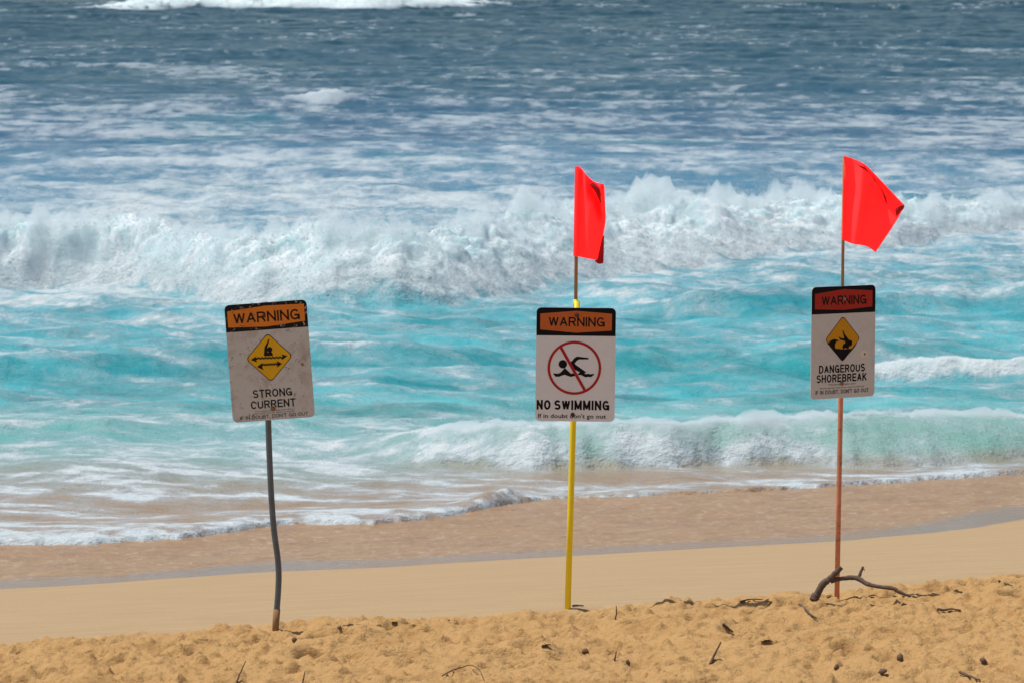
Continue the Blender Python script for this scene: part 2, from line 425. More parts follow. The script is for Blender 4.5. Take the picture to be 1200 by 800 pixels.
def add(w, seed, front=0, crest=0, back=0, fro=0, lb=1.0, face_col=None):
    global Hw, foam, froth, body
    hgt, q, t, A = w.at(X, Y, seed)
    a = sstep(.03, max(.1, .6 * w.A.max()), A)
    if front < 0: brk = np.clip(.75 + .9 * N1.fbm2(X / 1.6 + seed, Y / 2.0, 3), .2, 1.2); a = a * brk; hgt = hgt * brk
    Hw = Hw + hgt
    fz = sstep(-.05, .25, q) * (q < 1); cz = np.exp(-(np.abs(t) / (lb * .3)) ** 2); bz = (t > 0) * np.exp(-t / (lb * 2.2))
    foam = foam + a * (front * fz + crest * cz + back * bz)
    froth = np.maximum(froth, a * fro * np.maximum(sstep(0, .6, q) * (q < 1), np.maximum(cz, bz * .8)))
    if face_col is not None:
        m = .7 * (a * sstep(0, .25, q) * (1 - sstep(.9, 1.15, q)))[..., None]
        body = body * (1 - m) + np.array(face_col) * m
    return a, fz, cz, bz, q, t
bw = add(big, 11, .34, .30, .26, 1.0, 2.4, (.07, .36, .37))
shx = sstep(3.6, 2.6, X)                           # the shore break has collapsed up to here; further right its face still stands clear
hgt_s, q_s, t_s, A_s = shore.at(X, Y, 12)
add(shore, 12, 0, .20, .12, .08, .55, (.20, .48, .43))
fzs = sstep(0, .1, q_s) * (q_s < 1.05) * sstep(.05, .3, A_s)
vst = N2.fbm2(X * 4, Y * 3.2, 4, .6)
foam = foam + fzs * ((.12 + .16 * sstep(.75, .05, q_s)) * shx - .06 + .20 * vst)
froth = np.maximum(froth, fzs * .10 * shx * sstep(0, .5, q_s))
add(cap, 13, .30, .42, .10, .35, .6)
add(face1, 14, -.10, .16, .05, 0, .6, (.025, .25, .27))
add(face2, 15, -.05, .12, .05, 0, .5, (.12, .42, .40))
add(face3, 16, -.08, .10, .05, 0, .5)
add(face4, 17, -.06, .14, .05, 0, .6, (.03, .27, .31))
add(face5, 18, -.06, .14, .05, 0, .8, (.03, .28, .33))
add(horizon_break, 19, .55, .45, .25, 2.0, 7)
add(whitecap, 20, .3, .45, .15, .5, 1.5)
# -- the leading edge of the swash: a lumpy bore on the left, a thin lacy line on the right
jj = .22 * N1.fbm2(X * 1.1, Y * 0 + 1.7, 3) + .10 * N2.fbm2(X * 4, Y * 0 + 4.1, 3)
ysw = smooth_interp(X, sw_x, sw_y) + jj
tt = Y - ysw
lip = np.interp(X, [-5, -2.4, -.55, -.12, .25, 2, 5], [.035, .045, .05, .15, .012, .006, .008]) * np.clip(.9 + 1.3 * N4.fbm2(X * 1.7, Y * 1.2, 3), .25, 1.8)
Hw = np.where(tt < 0, sb - .06 + .02 * np.clip(tt, -2, 0), Hw + lip * np.exp(-np.clip(tt, 0, None) / .7) * sstep(0, .55, tt) * 1.4)
Hw = np.where((tt >= 0) & (tt < .08), sb - .06 + (Hw - sb + .06) * sstep(0, .08, tt), Hw)
bore = np.exp(-np.clip(tt, 0, None) / np.interp(X, [-1, .4], [1.0, .28])) * (tt > -.1)
foam = foam + bore * (np.interp(X, [-5, 0, .5, 5], [.16, .22, .15, .13]) + .40 * N2.fbm2(X * 2.6, Y * 2.2, 4, .62))
froth = np.maximum(froth, bore * np.interp(X, [-5, 0, .5], [.08, .15, .02]) * np.clip(.6 + 1.6 * N1.fbm2(X * 1.9, Y * 1.4, 3), 0, 1.6))
foam = foam - .10 * sstep(.9, 1.6, tt) * sstep(3.0, 2.2, tt) * (D < 42)

# -- froth: push the white water out along its own surface so it piles up in lumps
def normals(Xa, Ya, Za):
    dzx = np.gradient(Za, axis=1) / np.maximum(np.gradient(Xa, axis=1), 1e-4)
    dzy = np.gradient(Za, axis=0) / np.maximum(np.gradient(Ya, axis=0), 1e-4)
    inv = 1 / np.sqrt(1 + dzx ** 2 + dzy ** 2)
    return -dzx * inv, -dzy * inv, inv
nx, ny, nz = normals(X, Y, Hw)
fmask = froth > .02
fx, fy, fzz = X[fmask], Y[fmask], Hw[fmask]
sc = np.where(D[fmask] > 300, .22, np.where(D[fmask] < 47, 2.6, 1.0))
sx, sy, sz = fx * sc, fy * sc, fzz * sc
bil = np.zeros_like(fx); amp = 1.0
for o_, f_ in enumerate((1.3, 2.7, 5.6, 11.5, 23.0)):
    bil += amp * np.abs(N3.n3(sx * f_ + 3 * o_, sy * f_, sz * f_ * 1.0)) * 2.0; amp *= .66
bil = bil / 1.9 - .38
plume = np.clip(N4.fbm2(fx * .55 * sc, fy * .5 * sc, 3) + .15, 0, 1) ** 1.2
dsp = froth[fmask] * (.19 * bil + .24 * plume * (D[fmask] > 47)) * np.where(D[fmask] > 300, 1.0, np.where(D[fmask] < 47, .75, 1.0))
Xd, Yd, Zd = X.copy(), Y.copy(), Hw.copy()
Xd[fmask] += nx[fmask] * dsp * .5; Yd[fmask] += ny[fmask] * dsp * .5; Zd[fmask] += np.maximum(nz[fmask], .45) * dsp
foam[fmask] += .45 * (bil - .02) * np.clip(froth[fmask], 0, 1)
me = grid_mesh('sea', Xd, Yd, Zd)
attr(me, 'foam', foam); attr(me, 'froth', np.clip(froth, 0, 1)); attr_col(me, 'body', body)
k = NT('sea_water'); c = k.geo()
fo, fr, bd = k.attr('foam'), k.attr('froth'), k.attr('body', 'Color')
fine = k.noise(c, 7, 6, .65, .6); vfine = k.noise(c, 34, 4, .65)
coarse = k.noise(c, 1.3, 6, .65, .8)
sep = k.n('SeparateXYZ'); k.l(c, sep.inputs[0])
nearf = k.math('SUBTRACT', 1.0, k.math('MULTIPLY', k.ss(sep.outputs['Y'], 70, 150), .75))
f = k.math('ADD', fo, k.math('MULTIPLY', k.math('MULTIPLY', k.math('SUBTRACT', fine, .5), .45), nearf))
f = k.math('ADD', f, k.math('MULTIPLY', k.math('SUBTRACT', coarse, .5), .38))
f = k.math('ADD', f, k.math('MULTIPLY', k.math('MULTIPLY', k.math('SUBTRACT', vfine, .5), nearf), .26))
thick = k.ss(f, .0, .38)                       # froth
milk = k.mix(k.math('MULTIPLY', k.ss(f, -.30, .04), k.math('MULTIPLY', .5, nearf)), bd, k.mix(.5, bd, (.46, .54, .57)))   # bubbles under the surface
grey = k.mix(k.ss(f, -.06, .20), milk, k.mix(.42, (.42, .49, .54), bd))
white = k.mix(k.math('MULTIPLY', vfine, k.ss(fine, .2, .7)), (.46, .54, .57), (.74, .78, .79))
churn = k.ss(k.noise(c, 1.7, 6, .68, .7), .36, .62)  # air and water churned together: some of the froth is thin and blue-green
fr_col = k.mix(churn, k.mix(vfine, (.36, .55, .58), (.52, .66, .69)), k.mix(vfine, (.56, .65, .68), (.80, .83, .85)))
white = k.mix(fr, white, fr_col)
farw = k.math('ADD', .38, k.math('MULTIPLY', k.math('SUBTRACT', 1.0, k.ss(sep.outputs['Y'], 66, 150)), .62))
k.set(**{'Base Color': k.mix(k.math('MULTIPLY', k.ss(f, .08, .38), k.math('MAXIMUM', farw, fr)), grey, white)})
o = k.n('Mix', data_type='FLOAT'); k.l(thick, o.inputs[0]); o.inputs[2].default_value = .16; o.inputs[3].default_value = .8
k.set(Roughness=o.outputs[0], IOR=1.33)
k.set(**{'Specular IOR Level': .22})
k.p.subsurface_method = 'RANDOM_WALK'
k.set(**{'Subsurface Weight': k.math('MULTIPLY', thick, k.math('MULTIPLY', fr, .8)), 'Subsurface Radius': (.8, 1.0, 1.05), 'Subsurface Scale': .16})
mp = k.n('Mapping'); mp.inputs['Scale'].default_value = (.7, 1.2, 1.0); k.l(c, mp.inputs['Vector'])
rip = k.noise(mp.outputs[0], 2.6, 6, .62)
b1 = k.bump(rip, .55, .22)
b2 = k.bump(k.math('ADD', k.math('MULTIPLY', fine, .6), k.math('MULTIPLY', vfine, .5)), .6, .08, b1)
k.set(Normal=b2)
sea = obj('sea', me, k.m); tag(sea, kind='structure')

# ---------------------------------------------------------------- spray thrown up by the breakers
def spray(name, cen, size, seed, mat, label):
    rs = np.random.RandomState(seed)
    n = len(cen)
    o8 = np.array([(1, .2, -.5), (-.6, .9, -.4), (-.5, -.9, -.4), (.1, 0, 1)], np.float32)
    t8 = np.array([(0, 1, 3), (1, 2, 3), (2, 0, 3), (1, 0, 2)])
    jit = 1 + .5 * rs.randn(n, 4, 1).astype(np.float32) * .6
    V = cen[:, None, :] + o8[None] * jit * size[:, None, None]
    T = t8[None] + (np.arange(n) * 4)[:, None, None]
    ob = obj(name, tri_mesh(name, V.reshape(-1, 3), T.reshape(-1, 3)), mat)
    return tag(ob, label, 'sea spray', kind='stuff')
k = NT('spray_water')
df = k.n('BsdfDiffuse'); tl = k.n('BsdfTranslucent'); mx = k.n('MixShader'); mx.inputs[0].default_value = .5
for q_ in (df, tl): q_.inputs['Color'].default_value = (.80, .84, .86, 1)
k.l(df.outputs[0], mx.inputs[1]); k.l(tl.outputs[0], mx.inputs[2]); k.l(mx.outputs[0], k.out.inputs['Surface'])
SPRAY = k.m
rs = np.random.RandomState(3)
ax, fzb, czb, bzb, qb, tb = bw
inview = np.abs(X) < .13 * Y
def throw(mask_w, n, up, spread, smin, smax, seed, clump):
    rs = np.random.RandomState(seed)
    w = mask_w * inview; w = w / w.sum()
    idx = rs.choice(w.size, n, p=w.reshape(-1))
    cx, cy, cz = Xd.reshape(-1)[idx], Yd.reshape(-1)[idx], Zd.reshape(-1)[idx]
    g = np.clip(N2.fbm2(cx * clump, cy * 0 + 2.2, 3) + .25, 0.03, 1)
    hz = rs.exponential(1, n) * up * g
    cen = np.stack([cx + rs.randn(n) * spread, cy + rs.randn(n) * spread, cz + hz], -1)
    return cen, (smin + (smax - smin) * rs.rand(n) ** 3)
cen, siz = throw(ax * czb * 1.0 + .5 * ax * fzb, 60000, .22, .22, .004, .014, 21, .9)
spray('breaker_spray', cen, siz, 1, SPRAY, 'fine white spray flying off the crest of the big breaking wave')
cen, siz = throw(np.exp(-(t_s / .12) ** 2) * sstep(.1, .3, A_s), 8000, .05, .05, .002, .006, 22, 2.0)
spray('shore_break_spray', cen, siz, 2, SPRAY, 'fine white droplets along the lip of the small shore break')

def mist(name, T, rows, cols, step, density, label):
    """the fine suspended spray over a breaker: a closed, billowing body of thin mist that rests on the water"""
    r0, r1 = rows; c0, c1 = cols
    sl_ = (slice(r0, r1, step[0]), slice(c0, c1, step[1]))
    x, y, z, t_ = Xd[sl_], Yd[sl_], Zd[sl_], T[sl_]
    r_, c_ = x.shape
    top = z + np.where(t_ > .01, t_, -.10); bot = z - .22
    i = np.arange(r_ * c_).reshape(r_, c_); n_ = r_ * c_
    a, b, c2, d = i[:-1, :-1].ravel(), i[:-1, 1:].ravel(), i[1:, 1:].ravel(), i[1:, :-1].ravel()
    T1 = np.concatenate([np.stack([a, b, c2], 1), np.stack([a, c2, d], 1)])
    T2 = T1[:, ::-1] + n_
    ring_ = np.concatenate([i[0, :-1], i[:-1, -1], i[-1, :0:-1], i[:0:-1, 0]]); nxt = np.roll(ring_, -1)
    T3 = np.concatenate([np.stack([nxt, ring_, ring_ + n_], 1), np.stack([nxt, ring_ + n_, nxt + n_], 1)])
    V = np.concatenate([np.stack([x, y, top], -1).reshape(-1, 3), np.stack([x, y, bot], -1).reshape(-1, 3)])
    k = NT(name + '_air')
    vol = k.n('VolumePrincipled'); vol.inputs['Color'].default_value = (.88, .945, .96, 1); vol.inputs['Density'].default_value = density
    k.t.nodes.remove(k.p); k.l(vol.outputs[0], k.out.inputs['Volume'])
    o = obj(name, tri_mesh(name, V, np.concatenate([T1, T2, T3])), k.m)
    return tag(o, label, 'sea spray', kind='stuff')
def rowspan(y0, y1): return int(np.searchsorted(ys, y0)), int(np.searchsorted(ys, y1))
pl = N1.fbm2(X * 1.05 + 4, Y * .5, 5, .60); pl2 = np.abs(N2.fbm2(X * 3.0, Y * 1.6, 4, .60))
env = np.exp(-((tb + .1) / .9) ** 2) + .55 * sstep(.1, .7, qb) * (qb < 1) + .5 * np.exp(-((tb - 1.6) / 1.5) ** 2)
Tm = ax * np.minimum(env, 1.15) * np.clip(.06 + .54 * pl + .46 * pl2, 0, .55) * sstep(.2, .8, ax) - .02
mist('breaker_mist', Tm, rowspan(61, 82.5), (6, X.shape[1] - 6), (3, 2), 2.6, 'soft white mist hanging over the crest of the big breaking wave')
As = sstep(.15, .35, A_s)
Ts = As * np.clip(np.exp(-((t_s + .05) / .28) ** 2) + .3 * sstep(.02, .3, q_s) * (q_s < 1) * (.35 + .65 * shx), 0, 1) * np.clip(.06 + .16 * N3.fbm2(X * 2.2, Y * 2.2, 4, .6), 0, .2) - .012
mist('shore_break_mist', Ts, rowspan(41, 45), (6, X.shape[1] - 6), (3, 2), 7.0, 'thin white mist along the lip of the small shore break')

# ================================================================ WARNING SIGNS
U = .61                                             # sign height in metres
def rounded(w, h, r, seg=6):
    pts = []
    for cx, cy, a0 in ((w - r, h - r, 0), (-w + r, h - r, 90), (-w + r, -h + r, 180), (w - r, -h + r, 270)):
        for i in range(seg + 1):
            a = R(a0 + 90 * i / seg); pts.append((cx + r * math.cos(a), cy + r * math.sin(a)))
    return pts
def plate(name, pts, y0, th, mat, parent):
    """a flat piece in the sign's own plane: outline pts (x, z), its front at y = y0 - th, its back at y0"""
    bm = bmesh.new()
    f = [bm.verts.new((x, y0 - th, z)) for x, z in pts]; b = [bm.verts.new((x, y0, z)) for x, z in pts]
    n = len(pts)
    area = sum(pts[i][0] * pts[(i + 1) % n][1] - pts[(i + 1) % n][0] * pts[i][1] for i in range(n))
    if area < 0: f.reverse(); b.reverse()
    ff = bm.faces.new(f); bm.faces.new(list(reversed(b)))
    for i in range(n): bm.faces.new((f[i], b[i], b[(i + 1) % n], f[(i + 1) % n]))
    bmesh.ops.triangulate(bm, faces=[x for x in bm.faces if len(x.verts) > 4])
    bmesh.ops.recalc_face_normals(bm, faces=bm.faces)
    return bm_obj(name, bm, mat, parent)
def plates(name, polys, y0, th, mat, parent, stepy=.00005):
    """several pieces of one printed figure"""
    bm = bmesh.new()
    for i_, pts in enumerate(polys):
        e = i_ * stepy
        f = [bm.verts.new((x, y0 - th - e, z)) for x, z in pts]; b = [bm.verts.new((x, y0, z)) for x, z in pts]
        n = len(pts)
        bm.faces.new(f); bm.faces.new(list(reversed(b)))
        for i in range(n): bm.faces.new((f[i], b[i], b[(i + 1) % n], f[(i + 1) % n]))
    bmesh.ops.triangulate(bm, faces=[x for x in bm.faces if len(x.verts) > 4])
    bmesh.ops.recalc_face_normals(bm, faces=bm.faces)
    return bm_obj(name, bm, mat, parent)
def stroke(pts, w):
    """outline of a thick line"""
    if not isinstance(w, (list, tuple)): w = [w] * len(pts)
    L_, R_ = [], []
    for i, p in enumerate(pts):
        a = pts[max(i - 1, 0)]; b = pts[min(i + 1, len(pts) - 1)]
        dx, dz = b[0] - a[0], b[1] - a[1]; l = math.hypot(dx, dz) or 1
        nx_, nz_ = -dz / l * w[i] / 2, dx / l * w[i] / 2
        L_.append((p[0] + nx_, p[1] + nz_)); R_.append((p[0] - nx_, p[1] - nz_))
    return L_ + R_[::-1]
def disc(cx, cz, r, n=20, rz=None): return [(cx + r * math.cos(2 * math.pi * i / n), cz + (rz or r) * math.sin(2 * math.pi * i / n)) for i in range(n)]
def ring(name, cx, cz, r0, r1, y0, th, mat, parent, n=48):
    bm = bmesh.new(); V = []
    for i in range(n):
        a = 2 * math.pi * i / n; ca, sa = math.cos(a), math.sin(a)
        V.append([bm.verts.new((cx + r * ca, y, cz + r * sa)) for r, y in ((r1, y0), (r1, y0 - th), (r0, y0 - th), (r0, y0))])
    for i in range(n):
        a, b = V[i], V[(i + 1) % n]
        for j in range(4): bm.faces.new((a[j], a[(j + 1) % 4], b[(j + 1) % 4], b[j]))
    bmesh.ops.recalc_face_normals(bm, faces=bm.faces)
    return bm_obj(name, bm, mat, parent)
try:
    import os
    FONT = bpy.data.fonts.load(os.path.join(bpy.utils.system_resource('DATAFILES', path='fonts'), 'NotoSansHebrew-VariableFont_wdth,wght.woff2'))
except Exception:
    FONT = None
def glyphs(body_, spacing=1.0):
    cu = bpy.data.curves.new('t', 'FONT'); cu.body = body_; cu.size = 1; cu.extrude = .012
    cu.resolution_u = 2
    if FONT: cu.font = FONT
    cu.space_character = spacing
    o = bpy.data.objects.new('t', cu); C.objects.link(o)
    dg = bpy.context.evaluated_depsgraph_get()
    me = bpy.data.meshes.new_from_object(o.evaluated_get(dg)); bpy.data.objects.remove(o)
    bm = bmesh.new(); bm.from_mesh(me); bmesh.ops.triangulate(bm, faces=bm.faces[:]); bm.to_mesh(me); bm.free()
    return me
_cap = []
def cap_height():
    if not _cap:
        me = glyphs('H'); _cap.append(max(v.co.y for v in me.vertices)); bpy.data.meshes.remove(me)
    return _cap[0]
def _arc(cx, cy, rx, ry, a0, a1, n=9): return [(cx + rx * math.cos(R(a0 + (a1 - a0) * i / n)), cy + ry * math.sin(R(a0 + (a1 - a0) * i / n))) for i in range(n + 1)]
CAPS = {                                           # signwriter's capitals: width, then strokes
    'A': (.74, [(0, 0), (.5, 1)], [(.5, 1), (1, 0)], [(.2, .33), (.8, .33)]),
    'B': (.68, [(0, 0), (0, 1)], [(0, 1), (.55, 1)] + _arc(.55, .765, .38, .235, 90, -90) + [(0, .53)], [(0, .53), (.6, .53)] + _arc(.6, .265, .4, .265, 90, -90) + [(0, 0)]),
    'C': (.72, _arc(.5, .5, .5, .5, 38, 322, 20)),
    'D': (.72, [(0, 0), (0, 1)], [(0, 1), (.45, 1)] + _arc(.45, .5, .55, .5, 90, -90, 14) + [(0, 0)]),
    'E': (.62, [(0, 0), (0, 1)], [(0, 1), (1, 1)], [(0, .52), (.92, .52)], [(0, 0), (1, 0)]),
    'F': (.58, [(0, 0), (0, 1)], [(0, 1), (1, 1)], [(0, .52), (.9, .52)]),
    'G': (.76, _arc(.5, .5, .5, .5, 40, 335, 20), [(1, 0), (1, .44)], [(1, .44), (.56, .44)]),
    'H': (.70, [(0, 0), (0, 1)], [(1, 0), (1, 1)], [(0, .52), (1, .52)]),
    'I': (.0, [(.5, 0), (.5, 1)]),
    'K': (.72, [(0, 0), (0, 1)], [(.96, 1), (0, .36)], [(.34, .58), (1, 0)]),
    'M': (.84, [(0, 0), (0, 1)], [(0, 1), (.5, .06)], [(.5, .06), (1, 1)], [(1, 1), (1, 0)]),
    'N': (.70, [(0, 0), (0, 1)], [(0, 1), (1, 0)], [(1, 0), (1, 1)]),
    'O': (.78, _arc(.5, .5, .5, .5, 0, 360, 26)),
    'R': (.70, [(0, 0), (0, 1)], [(0, 1), (.6, 1)] + _arc(.6, .74, .38, .26, 90, -90) + [(0, .48)], [(.55, .48), (1, 0)]),
    'S': (.66, _arc(.5, .75, .48, .25, 25, 180, 9)[:-1] + _arc(.5, .75, .5, .24, 180, 255, 5) + _arc(.5, .27, .5, .25, 75, 0, 5) + _arc(.5, .25, .5, .25, 0, -158, 10)),
    'T': (.64, [(0, 1), (1, 1)], [(.5, 0), (.5, 1)]),
    'U': (.70, [(0, 1), (0, .35)] + _arc(.5, .34, .5, .34, 180, 360, 14) + [(1, 1)]),
    'W': (.98, [(0, 1), (.25, 0)], [(.25, 0), (.5, 1)], [(.5, 1), (.75, 0)], [(.75, 0), (1, 1)]),
    "'": (.0, [(.5, 1), (.5, .74)]), ',': (.0, [(.5, .06), (.3, -.16)]), ' ': (.22,)}
def capitals(body_, cx, cz, w, h, y0, mat, parent, bold, name):
    t_ = .135 + bold                                # stroke width as a share of the height
    gap = .115; sw_ = sum(CAPS[ch][0] for ch in body_)
    fit = max(.3, (w / h - len(body_) * t_ - (len(body_) - 1) * gap) / sw_)   # narrower or wider letters, the same brush
    x = 0; polys = []
    for ch in body_:
        g = CAPS[ch]; gw = g[0] * fit
        for st_ in g[1:]:
            p = [(x + t_ / 2 + a_ * gw, t_ / 2 + b_ * (1 - t_)) for a_, b_ in st_]
            if len(p) == 2:
                dx, dz = p[1][0] - p[0][0], p[1][1] - p[0][1]; l = math.hypot(dx, dz)
                ex = t_ * (.5 if abs(dx) < 1e-6 or abs(dz) < 1e-6 else .18)
                p = [(p[0][0] - dx / l * ex, p[0][1] - dz / l * ex), (p[1][0] + dx / l * ex, p[1][1] + dz / l * ex)]
            polys.append(p)
        x += gw + t_ + gap
    x -= gap
    k_ = w / x
    V, T = [], []
    for i_, p in enumerate(polys):                  # each stroke of the brush, a hair above the one before
        q = stroke(p, t_); m = len(p); o_ = len(V); yy_ = y0 - .0004 - .000012 * i_
        V += [(cx - w / 2 + a_ * k_, yy_, cz - h / 2 + b_ * h) for a_, b_ in q]
        for j in range(m - 1):
            T += [(o_ + j, o_ + 2 * m - 1 - j, o_ + 2 * m - 2 - j), (o_ + j, o_ + 2 * m - 2 - j, o_ + j + 1)]
    return obj(name, tri_mesh(name, np.array(V), np.array(T)), mat, parent)
def text(body_, cx, cz, w, h, y0, mat, parent, bold=0.0, spacing=1.0, name='lettering'):
    """a line of lettering fitted into w x h (capital height), centred on cx, cz"""
    if body_.upper() == body_: return capitals(body_, cx, cz, w, h, y0, mat, parent, bold, name)
    me = glyphs(body_, spacing)
    co = np.zeros(len(me.vertices) * 3, np.float32); me.vertices.foreach_get('co', co); co = co.reshape(-1, 3)
    tri = np.array([tuple(p.vertices) for p in me.polygons]); bpy.data.meshes.remove(me)
    cap = cap_height()
    x0, x1 = co[:, 0].min(), co[:, 0].max(); bw_ = bold * (x1 - x0) / max(len(body_), 1) * 1.6
    sx_ = (w - 2 * bold * h) / (x1 - x0); sz_ = (h - 2 * bold * h) / cap
    V, T = [], []
    offs = [(0, 0)] if bold == 0 else [(math.cos(a_) * bold * h, math.sin(a_) * bold * h) for a_ in (i * math.pi / 2 for i in range(4))]
    for i_, (ox, oz) in enumerate(offs):
        T.append(tri + i_ * len(co))
        V.append(np.stack([(co[:, 0] - (x0 + x1) / 2) * sx_ + cx + ox, y0 - .0004 * (co[:, 2] > 0) - .00002 * i_, (co[:, 1] - cap / 2) * sz_ + cz + oz], -1))
    me = tri_mesh(name, np.concatenate(V), np.concatenate(T))
    return obj(name, me, mat, parent)
def tube(name, pts, rad, mat, parent, n=14, caps=True):
    if not isinstance(rad, (list, tuple)): rad = [rad] * len(pts)
    bm = bmesh.new(); rings = []
    P = [Vector(p) for p in pts]
    prev = None
    for i, p in enumerate(P):
        t = (P[min(i + 1, len(P) - 1)] - P[max(i - 1, 0)]).normalized()
        a = prev if prev is not None else (Vector((0, 1, 0)) if abs(t.y) < .9 else Vector((1, 0, 0)))
        s = t.cross(a).normalized(); a = s.cross(t).normalized(); prev = a
        rings.append([bm.verts.new(p + rad[i] * (math.cos(2 * math.pi * j / n) * s + math.sin(2 * math.pi * j / n) * a)) for j in range(n)])
    for r0, r1 in zip(rings, rings[1:]):
        for j in range(n): bm.faces.new((r0[j], r0[(j + 1) % n], r1[(j + 1) % n], r1[j]))
    if caps: bm.faces.new(rings[0][::-1]); bm.faces.new(rings[-1])
    bmesh.ops.recalc_face_normals(bm, faces=bm.faces)
    return bm_obj(name, bm, mat, parent, True)

def paint(name, col, dirt=.25, chips=None, grime=(.16, .10, .06), rough=.55, gs=7):
    k = NT(name); c = k.coord()
    b = k.mix(k.noise(c, 60, 5, .6), tuple(x * .88 for x in col), col)
    g = k.ss(k.noise(c, gs, 6, .7, .6), .45, .75)
    b = k.mix(k.math('MULTIPLY', g, dirt), b, grime)
    if chips:
        ch = k.ss(k.noise(c, 38, 6, .72, 1.0), chips[1], chips[1] + .03)
        b = k.mix(ch, b, chips[0])
    k.set(**{'Base Color': b, 'Roughness': rough, 'Specular IOR Level': .15})
    return k.m
METAL = simple('galvanised_steel', (.12, .145, .175), .5, .3, .4, 18, (.20, .15, .11), (.64, .75))
RUST = simple('rusty_steel', (.32, .18, .08), .8, 0, .4, 40, (.12, .06, .03))
YELLOW = simple('yellow_paint', (.95, .74, .012), .4, 0, .10, 20, (.55, .36, .03), (.66, .78))
ORANGE = simple('faded_orange_paint', (.66, .25, .14), .6, 0, .25, 16, (.28, .12, .08), (.54, .68))
WOOD = simple('varnished_wood', (.36, .21, .10), .6, 0, .3, 45)
BOLT = simple('rusty_bolt', (.09, .05, .03), .7, .3, .4, 200)
STEEL = simple('bright_steel', (.35, .35, .34), .4, .8, .3, 200)
INK = paint('black_ink', (.008, .008, .010), .02, rough=.8)

def board_frame(sc_, v_top, roll, yaw, cpt):
    """the sign board's own object: its centre at cpt"""
    return Matrix.Translation(cpt) @ Matrix.Rotation(yaw, 4, 'Z') @ Matrix.Rotation(roll, 4, 'Y')

def make_sign(base_pt, label, cpt, W, H_, roll, yaw, face_mat, post_build):
    t = empty('warning_sign', base_pt, label, 'warning sign', 'warning signs standing in a row on the beach')
    b = plate('sign_board', rounded(W / 2, H_ / 2, .026), .0015, .003, face_mat, t)
    b.matrix_local = Matrix.Translation(-Vector(base_pt)) @ Matrix.Translation(cpt) @ Matrix.Rotation(yaw, 4, 'Z') @ Matrix.Rotation(roll, 4, 'Y')
    return t, b
FR = -.0015                                          # front of the board

def header(b, W, H_, vh, hexpts, black, field, ink, wu0, wu1, wv0, wv1, field_name='header_field'):
    w, h, r = W / 2, H_ / 2, .026
    pts = [(x, z) for x, z in rounded(w - .0008, h - .0008, r - .0008) if z > 0] + [(-w + .0008, h - vh * H_), (w - .0008, h - vh * H_)]
    plate('header_panel', pts, FR, .0005, black, b)
    plate(field_name, [((u_ - .5) * W, h - v_ * H_) for u_, v_ in hexpts], FR - .0005, .0005, field, b)
    text('WARNING', ((wu0 + wu1) / 2 - .5) * W, h - (wv0 + wv1) / 2 * H_, (wu1 - wu0) * W, (wv1 - wv0) * H_, FR - .001, ink, b, .025)
def bolt(parent, x, z, mat, name='bolt', r=.008):
    bm = bmesh.new()
    bmesh.ops.create_cone(bm, cap_ends=True, segments=8, radius1=r, radius2=r * .75, depth=.010, matrix=Matrix.Translation((x, FR - .006, z)) @ Matrix.Rotation(R(90), 4, 'X'))
    bmesh.ops.create_cone(bm, cap_ends=True, segments=14, radius1=r * 1.45, radius2=r * 1.4, depth=.002, matrix=Matrix.Translation((x, FR - .002, z)) @ Matrix.Rotation(R(90), 4, 'X'))
    return bm_obj(name, bm, mat, parent)
def diamond(b, cx, cz, a, h_, yellow, ink):
    def rd(s, hh, r=.12):
        P = [(0, hh), (-s, 0), (0, -hh), (s, 0)]; out = []
        for i, p in enumerate(P):
            q0, q1 = P[i - 1], P[(i + 1) % 4]
            for t_ in (0, .25, .5, .75, 1):
                A_ = (p[0] + (q0[0] - p[0]) * r, p[1] + (q0[1] - p[1]) * r); B_ = (p[0] + (q1[0] - p[0]) * r, p[1] + (q1[1] - p[1]) * r)
                x = (1 - t_) ** 2 * A_[0] + 2 * t_ * (1 - t_) * p[0] + t_ * t_ * B_[0]
                z = (1 - t_) ** 2 * A_[1] + 2 * t_ * (1 - t_) * p[1] + t_ * t_ * B_[1]
                out.append((x + cx, z + cz))
        return out
    plate('symbol_border', rd(a, h_), FR, .0005, ink, b)
    plate('symbol_field', rd(a - .005, h_ - .0055), FR - .0005, .0005, yellow, b)

